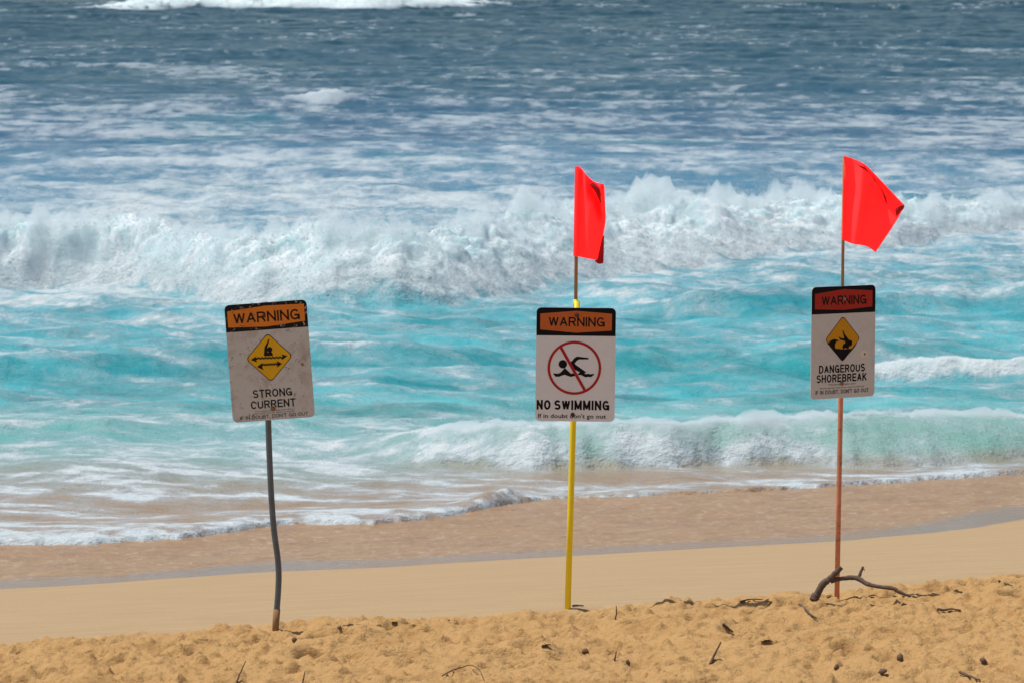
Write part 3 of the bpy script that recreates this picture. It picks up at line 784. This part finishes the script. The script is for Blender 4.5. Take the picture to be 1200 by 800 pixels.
# ---- sign in the middle: no swimming
yM = 22.9
baseM = at_y(665, 716, yM); cM = at_y(674.5, 427, yM)
WM, HM = .428, .612
M_face = paint('sign_white', (.80, .82, .87), .06)
M_black = paint('sign_black', (.008, .008, .012), .02, rough=.8)
M_org = paint('header_orange', (.60, .15, .035), .12)
M_red = paint('prohibition_red', (.45, .02, .025), .08)
t, b = make_sign(baseM, 'white no swimming sign with a red circle, on a bright yellow post', cM, WM, HM, R(0.7), R(0), M_face, None)
kz = .612 / 668
def zm(px, py): return ((px - 331) * kz, (408 - py) * kz)
header(b, WM, HM, .247, [(.048, .055), (.5, .028), (.95, .05), (.95, .198), (.5, .22), (.048, .195)], M_black, M_org, INK, .155, .86, .083, .165)
cx, cz = zm(324, 427)
ring('prohibition_ring', cx, cz, 143 * kz, 158 * kz, FR, .0012, M_red, b)
fig = [disc(*zm(256, 405), 25 * kz),
       [zm(*p) for p in ((288, 402), (312, 384), (332, 408), (396, 452), (380, 456), (350, 448), (326, 436), (308, 420))],
       [zm(*p) for p in ((306, 392), (322, 370), (338, 359), (406, 366), (407, 375), (350, 376), (334, 388), (322, 404))],
       stroke([zm(*p) for p in ((202, 461), (216, 470), (232, 470), (250, 462), (268, 447), (286, 462), (304, 470), (322, 466), (340, 470))], [6 * kz, 18 * kz, 19 * kz, 20 * kz, 40 * kz, 22 * kz, 19 * kz, 17 * kz, 8 * kz]),
       stroke([zm(*p) for p in ((346, 466), (358, 458), (374, 462), (392, 471), (408, 468), (420, 471), (440, 462))], [6 * kz, 17 * kz, 19 * kz, 19 * kz, 18 * kz, 17 * kz, 6 * kz])]
plates('swimmer_symbol', fig, FR, .0006, INK, b)
plate('prohibition_slash', stroke([zm(240, 302), zm(390, 562)], 17 * kz), FR - .0009, .0006, M_red, b)
c0 = zm(146, 646); text('NO', c0[0], c0[1], 82 * kz, 57 * kz, FR, INK, b, .075)
c0 = zm(371, 646); text('SWIMMING', c0[0], c0[1], 324 * kz, 57 * kz, FR, INK, b, .075)
c0 = zm(314, 711); text("lf in doubt don't go out", c0[0], c0[1], 400 * kz, 25 * kz, FR, INK, b, .03)
for p in ((335, 119), (318, 703)): q = zm(*p); bolt(b, q[0], q[1], BOLT)
p0, p1 = at_y(665, 722, yM + .024), at_y(675.8, 353, yM + .024)
tube('post', [p - baseM for p in (p0, p0.lerp(p1, .33), p0.lerp(p1, .66), p1)], .0165, YELLOW, t)
STAFF_M = at_y(675.6, 360, yM + .024)

# ---- sign on the left: strong current
yL = 22.1
baseL = at_y(323, 736, yL); cL = at_y(316, 423, yL)
WL, HL = .428, .612
L_face = paint('weathered_white', (.60, .61, .61), .6, ((.24, .15, .10), .605), (.30, .20, .14), .7, 9)
L_black = paint('chipped_black', (.010, .010, .013), .05, ((.50, .42, .36), .575))
L_org = paint('chipped_orange', (.80, .25, .03), .25, ((.10, .05, .03), .62), (.30, .10, .03))
L_yel = paint('worn_yellow', (.80, .46, .015), .25, ((.55, .45, .3), .65), (.40, .20, .03))
L_ink = paint('worn_ink', (.012, .011, .012), .1, ((.42, .36, .31), .69))
t, b = make_sign(baseL, 'weathered strong current sign with a rusty stained face, on a bent grey pipe', cL, WL, HL, R(-4.0), R(3), L_face, None)
def uvL(u_, v_): return ((u_ - .5) * WL, (.5 - v_) * HL)
header(b, WL, HL, .232, [(.03, .055), (.5, .028), (.965, .035), (.965, .18), (.5, .205), (.03, .19)], L_black, L_org, L_ink, .10, .905, .075, .165)
dc = uvL(.50, .468); diamond(b, dc[0], dc[1], .122, .128, L_yel, L_ink)
kl = .612 / 648
def zl(px, py):                                       # photo zoom of this sign, its lean taken out
    dx, dz = (px - 307) * kl, (400 - py) * kl
    a = R(3.6); return (dc[0] + dx * math.cos(a) + dz * math.sin(a), dc[1] - dx * math.sin(a) + dz * math.cos(a))
def wavy(x0, x1, y, s): return [zl(x0 + (x1 - x0) * i / 16, y - s * (x0 + (x1 - x0) * i / 16 - 307) + (4 if i % 2 else -4)) for i in range(17)]
polys = [stroke([zl(*p) for p in ((306, 300), (298, 322), (288, 345), (287, 388))], [5 * kl, 9 * kl, 14 * kl, 20 * kl]),
         disc(*zl(309, 356), 15 * kl), [zl(*p) for p in ((280, 360), (300, 372), (318, 368), (328, 384), (324, 390), (279, 392))],
         stroke(wavy(228, 385, 402, .03), 10 * kl), [zl(*p) for p in ((205, 411), (236, 392), (231, 408), (240, 426))], [zl(*p) for p in ((405, 392), (374, 382), (382, 397), (376, 414))],
         stroke(wavy(262, 352, 438, .05), 10 * kl), [zl(*p) for p in ((238, 450), (270, 428), (266, 446), (274, 468))], [zl(*p) for p in ((376, 434), (346, 418), (352, 435), (348, 455))]]
plates('current_symbol', polys, FR - .001, .0006, L_ink, b)
for s_, v0, v1, w_, bo in (('STRONG', .735, .803, .475, .035), ('CURRENT', .828, .896, .545, .035)):
    q = uvL(.505, (v0 + v1) / 2); text(s_, q[0], q[1], w_ * WL, (v1 - v0) * HL, FR, L_ink, b, bo)
q = uvL(.505, .918); text('You could be swept away from shore', q[0], q[1], .46 * WL, .010 * HL, FR, L_ink, b, .02)
q = uvL(.505, .936); text('and could drown when in doubt', q[0], q[1], .50 * WL, .010 * HL, FR, L_ink, b, .02)
q = uvL(.505, .966); text("IF IN DOUBT, DON'T GO OUT", q[0], q[1], .83 * WL, .030 * HL, FR, L_ink, b, .02)
q = uvL(.50, .905); bolt(b, q[0], q[1], RUST, r=.009)
q = uvL(.47, .115); bolt(b, q[0], q[1], BOLT, r=.007)
pts = [at_y(px, py, yL + .024) for px, py in ((310.2, 354), (312.5, 420), (314.6, 500), (316.2, 545), (318.2, 585), (321.2, 622), (325.0, 650), (326.6, 672), (325.8, 695), (324.2, 716))]
P2 = []
for i in range(len(pts) - 1):                          # smooth the bend
    a, c1, d1, e = pts[max(i - 1, 0)], pts[i], pts[i + 1], pts[min(i + 2, len(pts) - 1)]
    for j in range(4):
        u_ = j / 4; P2.append(.5 * ((2 * c1) + (d1 - a) * u_ + (2 * a - 5 * c1 + 4 * d1 - e) * u_ ** 2 + (3 * c1 - a - 3 * d1 + e) * u_ ** 3))
P2.append(pts[-1])
post = tube('post', [p - baseL for p in P2], .0158, METAL, t)
tube('post_base', [at_y(324.4, 713, yL + .024) - baseL, at_y(323.2, 730, yL + .024) - baseL, at_y(322.5, 744, yL + .024) - baseL], [.0185, .018, .0165], RUST, post)

# ---- sign on the right: dangerous shorebreak
yR = 23.3
baseR = at_y(981, 699, yR); cR = at_y(988, 400.5, yR)
WR, HR = .428, .612
R_face = paint('greyed_white', (.62, .62, .64), .18)
R_red = paint('header_red', (.42, .03, .02), .15)
R_yel = paint('symbol_amber', (.62, .30, .012), .15)
t, b = make_sign(baseR, 'dangerous shorebreak sign with a deep red header, on a faded orange post', cR, WR, HR, R(.3), R(31), R_face, None)
def uvR(u_, v_): return ((u_ - .5) * WR, (.5 - v_) * HR)
header(b, WR, HR, .245, [(.05, .062), (.5, .028), (.95, .05), (.95, .195), (.5, .215), (.05, .20)], M_black, R_red, INK, .155, .855, .085, .168)
dc = uvR(.49, .473); diamond(b, dc[0], dc[1], .118, .127, R_yel, INK)
kx, kr = .428 / 408, .612 / 698
def zr(px, py): return (dc[0] + (px - 310) * kx, dc[1] - (py - 388 + .03 * (px - 310)) * kr)
polys = [[zr(*p) for p in ((212, 418), (225, 404), (238, 394), (256, 388), (274, 392), (288, 402), (270, 402), (256, 410), (250, 424), (252, 440), (262, 448))],
         [zr(*p) for p in ((216, 418), (262, 446), (310, 452), (366, 450), (402, 418), (376, 452), (310, 526), (250, 460))],
         stroke([zr(*p) for p in ((310, 334), (316, 356), (326, 378), (338, 400), (342, 425), (338, 448))], [5 * kx, 8 * kx, 16 * kx, 26 * kx, 24 * kx, 20 * kx]),
         stroke([zr(*p) for p in ((286, 376), (296, 388), (316, 392), (334, 398))], [5 * kx, 10 * kx, 11 * kx, 12 * kx]),
         stroke([zr(*p) for p in ((334, 424), (318, 424), (312, 438), (318, 450))], [12 * kx, 11 * kx, 9 * kx, 9 * kx]),
         stroke([zr(*p) for p in ((352, 398), (366, 404), (366, 424), (356, 434))], [8 * kx, 9 * kx, 7 * kx, 5 * kx])]
plates('breaker_symbol', polys, FR - .001, .0006, INK, b)
for s_, v0, v1, u0, u1 in (('DANGEROUS', .70, .772, .125, .845), ('SHOREBREAK', .784, .856, .09, .875)):
    q = uvR((u0 + u1) / 2, (v0 + v1) / 2); text(s_, q[0], q[1], (u1 - u0) * WR, (v1 - v0) * HR, FR, INK, b, .05)
q = uvR(.49, .876); text('Waves break in shallow water.', q[0], q[1], .43 * WR, .011 * HR, FR, INK, b, .02)
q = uvR(.49, .905); text('Serious injuries could occur, even in small surf.', q[0], q[1], .70 * WR, .011 * HR, FR, INK, b, .02)
q = uvR(.49, .942); text("IF IN DOUBT, DON'T GO OUT", q[0], q[1], .83 * WR, .036 * HR, FR, INK, b, .02)
q = uvR(.83, .615); st = plate('sticker', disc(q[0], q[1], .024, 16, .020), FR, .0006, paint('sticker_white', (.75, .70, .66), .1), b)
q = uvR(.84, .618); plate('sticker_hole', disc(q[0], q[1], .006, 9), FR - .0006, .0005, BOLT, b)
q = uvR(.485, .872); bolt(b, q[0], q[1], RUST, r=.008)
q = uvR(.505, .115); bolt(b, q[0], q[1], STEEL, r=.0065)
p0, p1 = at_y(980.6, 707, yR + .024), at_y(987.5, 345, yR + .024)
tube('post', [p - baseR for p in (p0, p0.lerp(p1, .33), p0.lerp(p1, .66), p1)], .0140, ORANGE, t)

# ================================================================ FLAGS
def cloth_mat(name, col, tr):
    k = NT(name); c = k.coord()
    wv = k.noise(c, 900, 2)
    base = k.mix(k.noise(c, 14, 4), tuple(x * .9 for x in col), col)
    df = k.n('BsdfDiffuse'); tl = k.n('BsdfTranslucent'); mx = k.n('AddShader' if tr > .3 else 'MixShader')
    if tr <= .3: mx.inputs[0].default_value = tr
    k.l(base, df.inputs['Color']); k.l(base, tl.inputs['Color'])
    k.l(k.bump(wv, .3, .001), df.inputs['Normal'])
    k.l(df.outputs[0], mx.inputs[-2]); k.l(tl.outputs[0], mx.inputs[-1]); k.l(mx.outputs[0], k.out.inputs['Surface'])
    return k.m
CLOTH = cloth_mat('red_flag_cloth', (.88, .078, .088), .55)
CLOTH_SHADE = cloth_mat('shaded_red_cloth', (.62, .03, .04), .25)  # doubled cloth; the shade in its folds is put into the darker red
def catmull_grid(G, ru, rv):
    """rows x cols x 3 control points -> smooth surface"""
    def up(A_, n):
        m = len(A_); t_ = np.linspace(0, m - 1, (m - 1) * n + 1); i = np.minimum(t_.astype(int), m - 2); f = (t_ - i)[:, None, None]
        p0, p1, p2, p3 = A_[np.maximum(i - 1, 0)], A_[i], A_[i + 1], A_[np.minimum(i + 2, m - 1)]
        return .5 * (2 * p1 + (p2 - p0) * f + (2 * p0 - 5 * p1 + 4 * p2 - p3) * f ** 2 + (3 * p1 - p0 - 3 * p2 + p3) * f ** 3)
    A_ = up(G, rv); A_ = up(A_.transpose(1, 0, 2), ru).transpose(1, 0, 2)
    return A_
def cloth(name, ctrl, yd, base, parent, mat, ru=8, rv=8, wob=.004, seed=1):
    G = np.array([[tuple(at_y(px, py, yd + 1.7 * d / 100) - base) for px, py, d in row] for row in ctrl])
    A_ = catmull_grid(G, ru, rv)
    nn = Noise(seed)
    A_[..., 1] += wob * nn.fbm2(A_[..., 0] * 16, A_[..., 2] * 9, 3) * np.linspace(0, 1, A_.shape[1])[None, :] ** .6
    o = obj(name, grid_mesh(name, A_[..., 0], A_[..., 1], A_[..., 2]), mat, parent)
    so = o.modifiers.new('thickness', 'SOLIDIFY'); so.thickness = .0008; so.offset = 0
    return o
# flag above the middle sign
yF = yM + .024
bF = at_y(674.6, 356, yF)
t = empty('red_flag', bF, 'red warning flag hanging half folded above the no swimming sign', 'flag', 'red flags above the warning signs')
tube('staff', [at_y(674.6, 372, yF) - bF, at_y(675.2, 300, yF) - bF, at_y(676.6, 196.5, yF) - bF], .0095, WOOD, t)
tube('staff_collar', [at_y(674.7, 360, yF) - bF, at_y(674.85, 351, yF) - bF], [.0135, .0125], YELLOW, t)
ctrl = [[(677, 196, -.9), (681.5, 198, 0), (687, 205, -2), (692, 210, 1.5), (697, 214, 0), (703, 215, -2.5), (707.5, 216, 1)],
        [(676.6, 215, -.9), (681.5, 217, 0), (687, 219, -2), (694, 217, 3), (699, 216.5, -3), (704.5, 221, -5), (708.3, 222, 2)],
        [(676.2, 232, -.9), (681.8, 234, 0), (688, 236, -2), (695, 238, -1.5), (702, 238, 2.5), (706, 237, -3), (709, 239, 2)],
        [(675.6, 255, -.9), (681.8, 257, 0), (689, 259, -2), (697, 261, -2), (703, 262, -1), (707, 260, -1), (709.6, 258, 2)],
        [(675, 278, -.9), (681.6, 280, 0), (689, 282, -1.5), (696, 284, -1.5), (701, 284, -1), (704, 280, 0), (707, 276, 3)],
        [(674.4, 300, -.9), (681, 301.5, 0), (688, 303, -1), (694, 304, -1), (699, 305, -1), (701.5, 300, 1), (705, 294, 4)]]
cl = cloth('cloth', ctrl, yF, bF, t, CLOTH, 8, 8, .004, 3)
slv = tube('sleeve', [at_y(675.0, 300.5, yF) - bF, at_y(675.9, 250, yF) - bF, at_y(677.0, 195.5, yF) - bF], [.0150, .0145, .0150], CLOTH, t, 12, False)
o = cloth('folded_corner', [[(705.4, 280, 2), (707, 277, 2.4), (708, 276, 3)], [(701, 296, 1.2), (704.5, 295, 1.8), (707.6, 294, 2.4)], [(697.2, 306.5, .4), (702, 309.5, 1.0), (707, 308.5, 1.6)]], yF - .012, bF, cl, CLOTH_SHADE, 4, 4, .002, 5)
o = cloth('crumpled_fold', [[(689, 216.5, -3.2), (695, 214, -3.4), (702, 219.5, -3.2), (707, 217, -3)], [(692, 218.5, -3.6), (697, 220, -4.0), (701, 224, -3.8), (704, 229, -3)], [(697, 224, -3.0), (699, 228, -3.4), (702, 235, -3.4), (705.5, 243, -2.6)]], yF - .015, bF, cl, CLOTH_SHADE, 4, 4, .003, 6)
# flag above the right sign
yF = yR + .024
bF = at_y(987.3, 340, yF)
t = empty('red_flag', bF, 'red warning flag blown out wide above the dangerous shorebreak sign', 'flag', 'red flags above the warning signs')
tube('staff', [at_y(987.2, 358, yF) - bF, at_y(987.9, 282, yF) - bF, at_y(989.2, 184, yF) - bF], .0085, WOOD, t)
def coons(top, bot, fly, hoist, nr=6):
    top, bot, fly, hoist = map(np.array, (top, bot, fly, hoist)); nc = len(top)
    rsm = lambda A_, n: np.stack([np.interp(np.linspace(0, 1, n), np.linspace(0, 1, len(A_)), A_[:, i]) for i in range(A_.shape[1])], -1)
    fly, hoist = rsm(fly, nr), rsm(hoist, nr); out = []
    for r_ in range(nr):
        v = r_ / (nr - 1); row = []
        for c_ in range(nc):
            u_ = c_ / (nc - 1)
            p = (1 - v) * top[c_] + v * bot[c_] + (1 - u_) * hoist[r_] + u_ * fly[r_] - ((1 - u_) * (1 - v) * top[0] + u_ * (1 - v) * top[-1] + (1 - u_) * v * bot[0] + u_ * v * bot[-1])
            row.append(p)
        out.append(row)
    return np.array(out)
Gc = coons([(988.5, 183), (999, 186), (1012, 192), (1024, 203), (1040, 220), (1060, 241)], [(987, 281), (994, 284), (1002, 286.5), (1010, 287.5), (1018, 290), (1026, 296)],
           [(1060, 241), (1055, 251), (1046, 266), (1036, 281), (1026, 296)], [(988.5, 183), (988, 215), (987.5, 250), (987, 281)], 7)
dep = np.array([[0, 1.5, -1, 1.0, -2.2, 0], [0, 1.5, -1.6, 1, 1.6, -2.5], [0, 1.0, -2.0, .6, 1.4, -1.8], [0, .8, -2.4, .4, 1.0, -1], [0, .6, -2.4, 0, .8, -.6], [0, .6, -2.0, -.3, .6, 0], [0, .8, -1.4, -.6, .8, 1]])
ctrl = [[(Gc[r_, c_, 0], Gc[r_, c_, 1], dep[r_, c_]) for c_ in range(6)] for r_ in range(7)]
cl = cloth('cloth', ctrl, yF - .012, bF, t, CLOTH, 9, 8, .005, 8)
o = cloth('folded_corner', [[(1049, 244.5, -2), (1054.5, 241.5, -2.4), (1060, 240.5, -1.2)], [(1049.5, 249, -2.4), (1054, 246, -2.6), (1059, 244.5, -1.4)], [(1051, 254.5, -2), (1052.5, 251.5, -2), (1055, 250, -1.2)]], yF - .02, bF, cl, CLOTH_SHADE, 4, 4, .002, 9)
# frayed seam along the top of the cloth, crumple shadow painted in as darker red
rs = np.random.RandomState(12)
seam = [(1004, 192.5), (1009, 195.5), (1014, 198), (1018, 202), (1022, 206), (1025, 210.5), (1028, 214), (1031, 219), (1034, 224), (1036.5, 229), (1038.5, 234), (1039.5, 239)]
dd = np.interp([p[0] for p in seam], [1004, 1020, 1040], [-3.0, -2.8, -2.8])
P = [at_y(px, py, yF - .012 + d / 100) - bF for (px, py), d in zip(seam, dd)]
bm = bmesh.new()
wd = [.1, .9, 1.6, .7, .5, 1.0, .5, .6, .9, 1.7, 2.4, .6]
va = [bm.verts.new(p + Vector((0, 0, w_ * .0045))) for p, w_ in zip(P, wd)]
vb = [bm.verts.new(p - Vector((w_ * .003, .002, w_ * .0045 * rs.uniform(.3, 1.5)))) for p, w_ in zip(P, wd)]
for i in range(len(P) - 1): bm.faces.new((va[i], va[i + 1], vb[i + 1], vb[i]))
o = bm_obj('frayed_seam', bm, CLOTH_SHADE, cl)
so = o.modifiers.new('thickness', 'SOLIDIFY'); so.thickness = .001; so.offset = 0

# ================================================================ DRIFTWOOD AND BEACH LITTER
DRIFT = simple('driftwood', (.115, .075, .055), .85, 0, .45, 30, (.19, .14, .11), (.55, .7), .6)
TWIG = simple('twig_bark', (.13, .085, .055), .85, 0, .4, 60)
DEADLEAF = simple('dead_leaf', (.15, .085, .045), .8, 0, .5, 50)
POD = simple('seed_pod', (.17, .105, .062), .8, 0, .4, 80, None, (.5, .6), .6)
def ground_z(x, y):
    """height of the built beach under x, y"""
    hit, loc, nrm, idx = beach.ray_cast(Vector((x, y, 8)), Vector((0, 0, -1)))
    return loc.z if hit else float(sand_base(np.array([x]), np.array([y]))[0])
bpy.context.view_layer.update()
def on_sand(px, py):
    r = ray(px, py); d = r.normalized()
    hit, loc, nrm, idx = beach.ray_cast(Vector((0, 0, CAM_Z)) + d * 10, d)
    return loc if hit else sand_hit(px, py)
def knobby(pts, rad, seed, sub=5, wob=.3):
    rs = random.Random(seed); P, Rr = [], []
    V = [Vector(p) for p in pts]
    for i in range(len(V) - 1):
        a, b_, c_, d_ = V[max(i - 1, 0)], V[i], V[i + 1], V[min(i + 2, len(V) - 1)]
        for j in range(sub):
            u_ = j / sub
            P.append(.5 * ((2 * b_) + (c_ - a) * u_ + (2 * a - 5 * b_ + 4 * c_ - d_) * u_ ** 2 + (3 * b_ - a - 3 * c_ + d_) * u_ ** 3))
            r_ = rad[i] + (rad[i + 1] - rad[i]) * u_
            Rr.append(r_ * (1 + wob * rs.uniform(-.35, .35))); P[-1] += Vector((rs.uniform(-1, 1), rs.uniform(-1, 1), rs.uniform(-1, 1))) * r_ * wob * .35
    P.append(V[-1]); Rr.append(rad[-1]); return P, Rr
yD = yR - .42
bD = at_y(1000, 694, yD)
t = empty('driftwood_branch', bD, 'large forked driftwood branch arching over the sand at the orange post', 'driftwood')
def bp(px, py, dy=0): return at_y(px, py, yD + dy) - bD
P, Rr = knobby([bp(954, 702), bp(958.5, 694), bp(964, 684), bp(972, 678), bp(979, 671), bp(986, 664)], [.028, .021, .0185, .018, .0155, .013], 1)
tube('stem', P, Rr, DRIFT, t, 12)
P, Rr = knobby([bp(974, 680, .0), bp(985, 677.5, .02), bp(996, 676.5, .02), bp(1006, 677.5, .0), bp(1014, 682.5, -.03), bp(1027, 686.5, -.07), bp(1045, 688.5, -.12), bp(1054, 693, -.14), bp(1067, 698.5, -.16)], [.013, .0125, .0125, .0135, .0125, .0115, .0110, .0105, .006], 2)
tube('limb', P, Rr, DRIFT, t, 12)
P, Rr = knobby([bp(1006, 677, .0), bp(1008.5, 670.5, .01), bp(1011.5, 663.5, .02)], [.0095, .008, .0065], 3)
st = tube('stub', P, Rr, DRIFT, t, 10)
tube('splinter', [bp(1010.5, 667, .02), bp(1013.2, 666.3, .02), bp(1013.4, 668.8, .02)], [.003, .002, .001], DRIFT, st, 6)

def twig(pxs, rad, label, cat='twig', name='twig', lift=.01, mat=None, seed=0, group=None):
    """a stick lying on or standing out of the sand; pxs: where its ends and bends lie"""
    g = on_sand(*pxs[0][:2]); pts = []
    for p in pxs:
        q = on_sand(p[0], p[1]) if len(p) == 2 else None
        pts.append((q + Vector((0, 0, lift))) if q is not None else at_y(p[0], p[1], g.y + p[2]))
    P, Rr = knobby([p - g for p in pts], [rad * (1 - .5 * i / max(1, len(pts) - 1)) for i in range(len(pts))], seed, 4, .35)
    o = tube(name, P, Rr, mat or TWIG, None, 8)
    o.location = g
    return tag(o, label, cat, group)
G = 'twigs and sticks scattered over the rough sand'
twig([(671, 711), (677, 710.5), (684, 710.8)], .007, 'short dark stick lying flat behind the foot of the yellow post', lift=.008, seed=1, group=G)
twig([(832, 778, 0), (838, 765, .03), (845, 751.5, .05)], .0072, 'straight dark stick standing tilted out of the sand, longest of the upright ones', 'stick', 'stick', seed=2, group=G)
twig([(847, 733), (852, 737), (859, 743)], .008, 'short thick dark twig lying slanted above the long tilted stick', seed=3, lift=.012, group=G)
twig([(937, 710), (944, 716), (950, 722), (957, 727)], .0075, 'bare slanted twig lying below the left foot of the driftwood branch', seed=4, lift=.012, group=G)
twig([(277, 799, 0), (282, 787, .02), (288, 774, .04)], .0042, 'thin tilted stick in the sand below the bent grey pipe', 'stick', 'stick', seed=5, group=G)
twig([(354.5, 800, 0), (356, 793, .0), (357.5, 785.5, .0)], .0042, 'small upright stick at the bottom edge right of the bent grey pipe', 'stick', 'stick', seed=6, group=G)
twig([(721, 725, 0), (722.5, 717, .0), (722, 709, .0)], .0042, 'thin upright twig a little right of the yellow post', seed=7, group=G)
twig([(720, 773, 0), (721.5, 768, .0), (722, 763, 0)], .005, 'tiny upright twig stub below the middle of the yellow post and the tilted stick', seed=8, group=G)
twig([(1125, 790), (1135, 794), (1148, 799)], .008, 'dark twig lying flat near the bottom right corner', seed=9, lift=.012, group=G)
twig([(1098, 715), (1106, 716.5), (1114, 715), (1126, 716.5)], .0075, 'dark crooked twig lying on the sand right of the driftwood tip', seed=10, lift=.01, group=G)
twig([(868, 707), (876, 704.5), (884, 704), (893, 704.5)], .0055, 'pale brown curved twig lying left of the driftwood branch', seed=11, lift=.012, group=G)
twig([(1170, 682), (1178, 685), (1186, 688)], .006, 'dark twig at the top of the rough sand near the right edge', seed=13, lift=.01, group=G)
twig([(518, 797), (528, 791), (540, 787), (552, 784), (562, 790), (566, 799)], .0035, 'long thin arching grass stem at the bottom edge between two signs', 'grass stem', 'grass_stem', .022, seed=14)
twig([(560, 790, 0), (566, 793, -.02), (568, 800, -.03)], .0035, 'short hooked stem standing at the bottom edge', 'grass stem', 'grass_stem', seed=15)

def pod(px, py, rx, rz, label, seed, mat=POD, cat='seed pod', name='seed_pod', tilt=0, ry=None, group=None):
    g = on_sand(px, py); rs = np.random.RandomState(seed)
    bm = bmesh.new(); bmesh.ops.create_icosphere(bm, subdivisions=2, radius=1)
    for v in bm.verts:
        n = .12 * math.sin(5 * v.co.x + seed) + .10 * math.sin(7 * v.co.y + 2 * seed) + rs.uniform(-.10, .10)
        e = 1 - .25 * max(0, v.co.z)
        v.co = Vector((v.co.x * rx * (1 + n) * e, v.co.y * (ry or rx) * (1 + n) * e, v.co.z * rz * (1 + n * .6)))
    bmesh.ops.transform(bm, matrix=Matrix.Rotation(tilt, 4, 'Y'), verts=bm.verts)
    o = bm_obj(name, bm, mat, None, True); o.location = g + Vector((0, 0, rz * .55))
    return tag(o, label, cat, group)
GP = 'dark pods and lumps lying on the rough sand'
pod(1055, 773, .017, .023, 'upright oval brown seed pod near the bottom right, below the driftwood', 1, group=GP)
pod(1152, 775, .021, .014, 'flat brown pod nearer the right edge, level with the upright one', 2, tilt=.4, group=GP)
pod(1034, 788, .022, .015, 'round greyish pod lowest of the lumps under the driftwood', 3, tilt=-.3, group=GP)
pod(980, 783, .011, .016, 'small narrow dark pod under the orange post near the bottom', 4, tilt=.3, group=GP)
pod(686, 765, .018, .017, 'small pointed dark lump below the yellow post', 5, DEADLEAF, group=GP)
pod(736, 778, .010, .017, 'small upright dark husk right of the pointed lump', 6, DEADLEAF, tilt=-.3, group=GP)
pod(398, 735.5, .012, .009, 'small round dark pod on the crest right of the bent pipe', 7, group=GP)
pod(345, 750, .015, .012, 'round brown pod just below the foot of the bent pipe', 8, group=GP)

def leaf(px, py, ln, wd, label, seed, rz=0.0, curl=.15, group=None):
    """a curled dead leaf with a midrib fold"""
    g = on_sand(px, py); rs = random.Random(seed)
    bm = bmesh.new(); rows = []
    n = 9
    for i in range(n):
        u_ = i / (n - 1); w = wd * math.sin(math.pi * min(1, u_ * .94 + .04)) ** .8
        zc = curl * ln * (math.sin(u_ * 3.0) * .5) + rs.uniform(-.1, .1) * wd
        rows.append([bm.verts.new(((u_ - .5) * ln, s_ * w, zc + abs(s_) * w * .3 + rs.uniform(-.08, .08) * wd)) for s_ in (-1, -.5, 0, .5, 1)])
    for a, b_ in zip(rows, rows[1:]):
        for j in range(4): bm.faces.new((a[j], b_[j], b_[j + 1], a[j + 1]))
    bmesh.ops.solidify(bm, geom=bm.faces[:], thickness=.0015)
    o = bm_obj('dead_leaf', bm, DEADLEAF, None, True); o.location = g + Vector((0, 0, .001)); o.rotation_euler = (rs.uniform(-.3, .3), 0, rz)
    return tag(o, label, 'dead leaf', group)
GL = 'dead leaves lying on the sand'
leaf(903, 705.5, .055, .012, 'dark curled dead leaf just left of the driftwood branch', 1, .3, group=GL)
leaf(1002, 699.5, .042, .012, 'small dark leaf under the arch, nearest the orange post', 2, -.3, group=GL)
leaf(1023, 699.0, .060, .012, 'dark ragged leaf under the right arm of the driftwood', 3, .25, .2, group=GL)
leaf(1060, 708.0, .035, .010, 'small dark leaf just below the tip of the driftwood', 4, .1, group=GL)
leaf(898, 752, .075, .018, 'large dark leaf with a tail, between the tilted stick and the slanted twig', 5, .2, .15, group=GL)
leaf(462, 729, .035, .010, 'small black leaf on the crest of rough sand between two signs', 6, .1, group=GL)
leaf(640, 757, .055, .020, 'crumpled dark leaf in a hollow left of the yellow post', 7, .5, .2, group=GL)
leaf(526, 727, .035, .011, 'small dark leaf on the crest left of the yellow post', 8, -.2, group=GL)
leaf(972, 698.8, .04, .012, 'dark leaf scrap beside the foot of the orange post', 9, .1, group=GL)
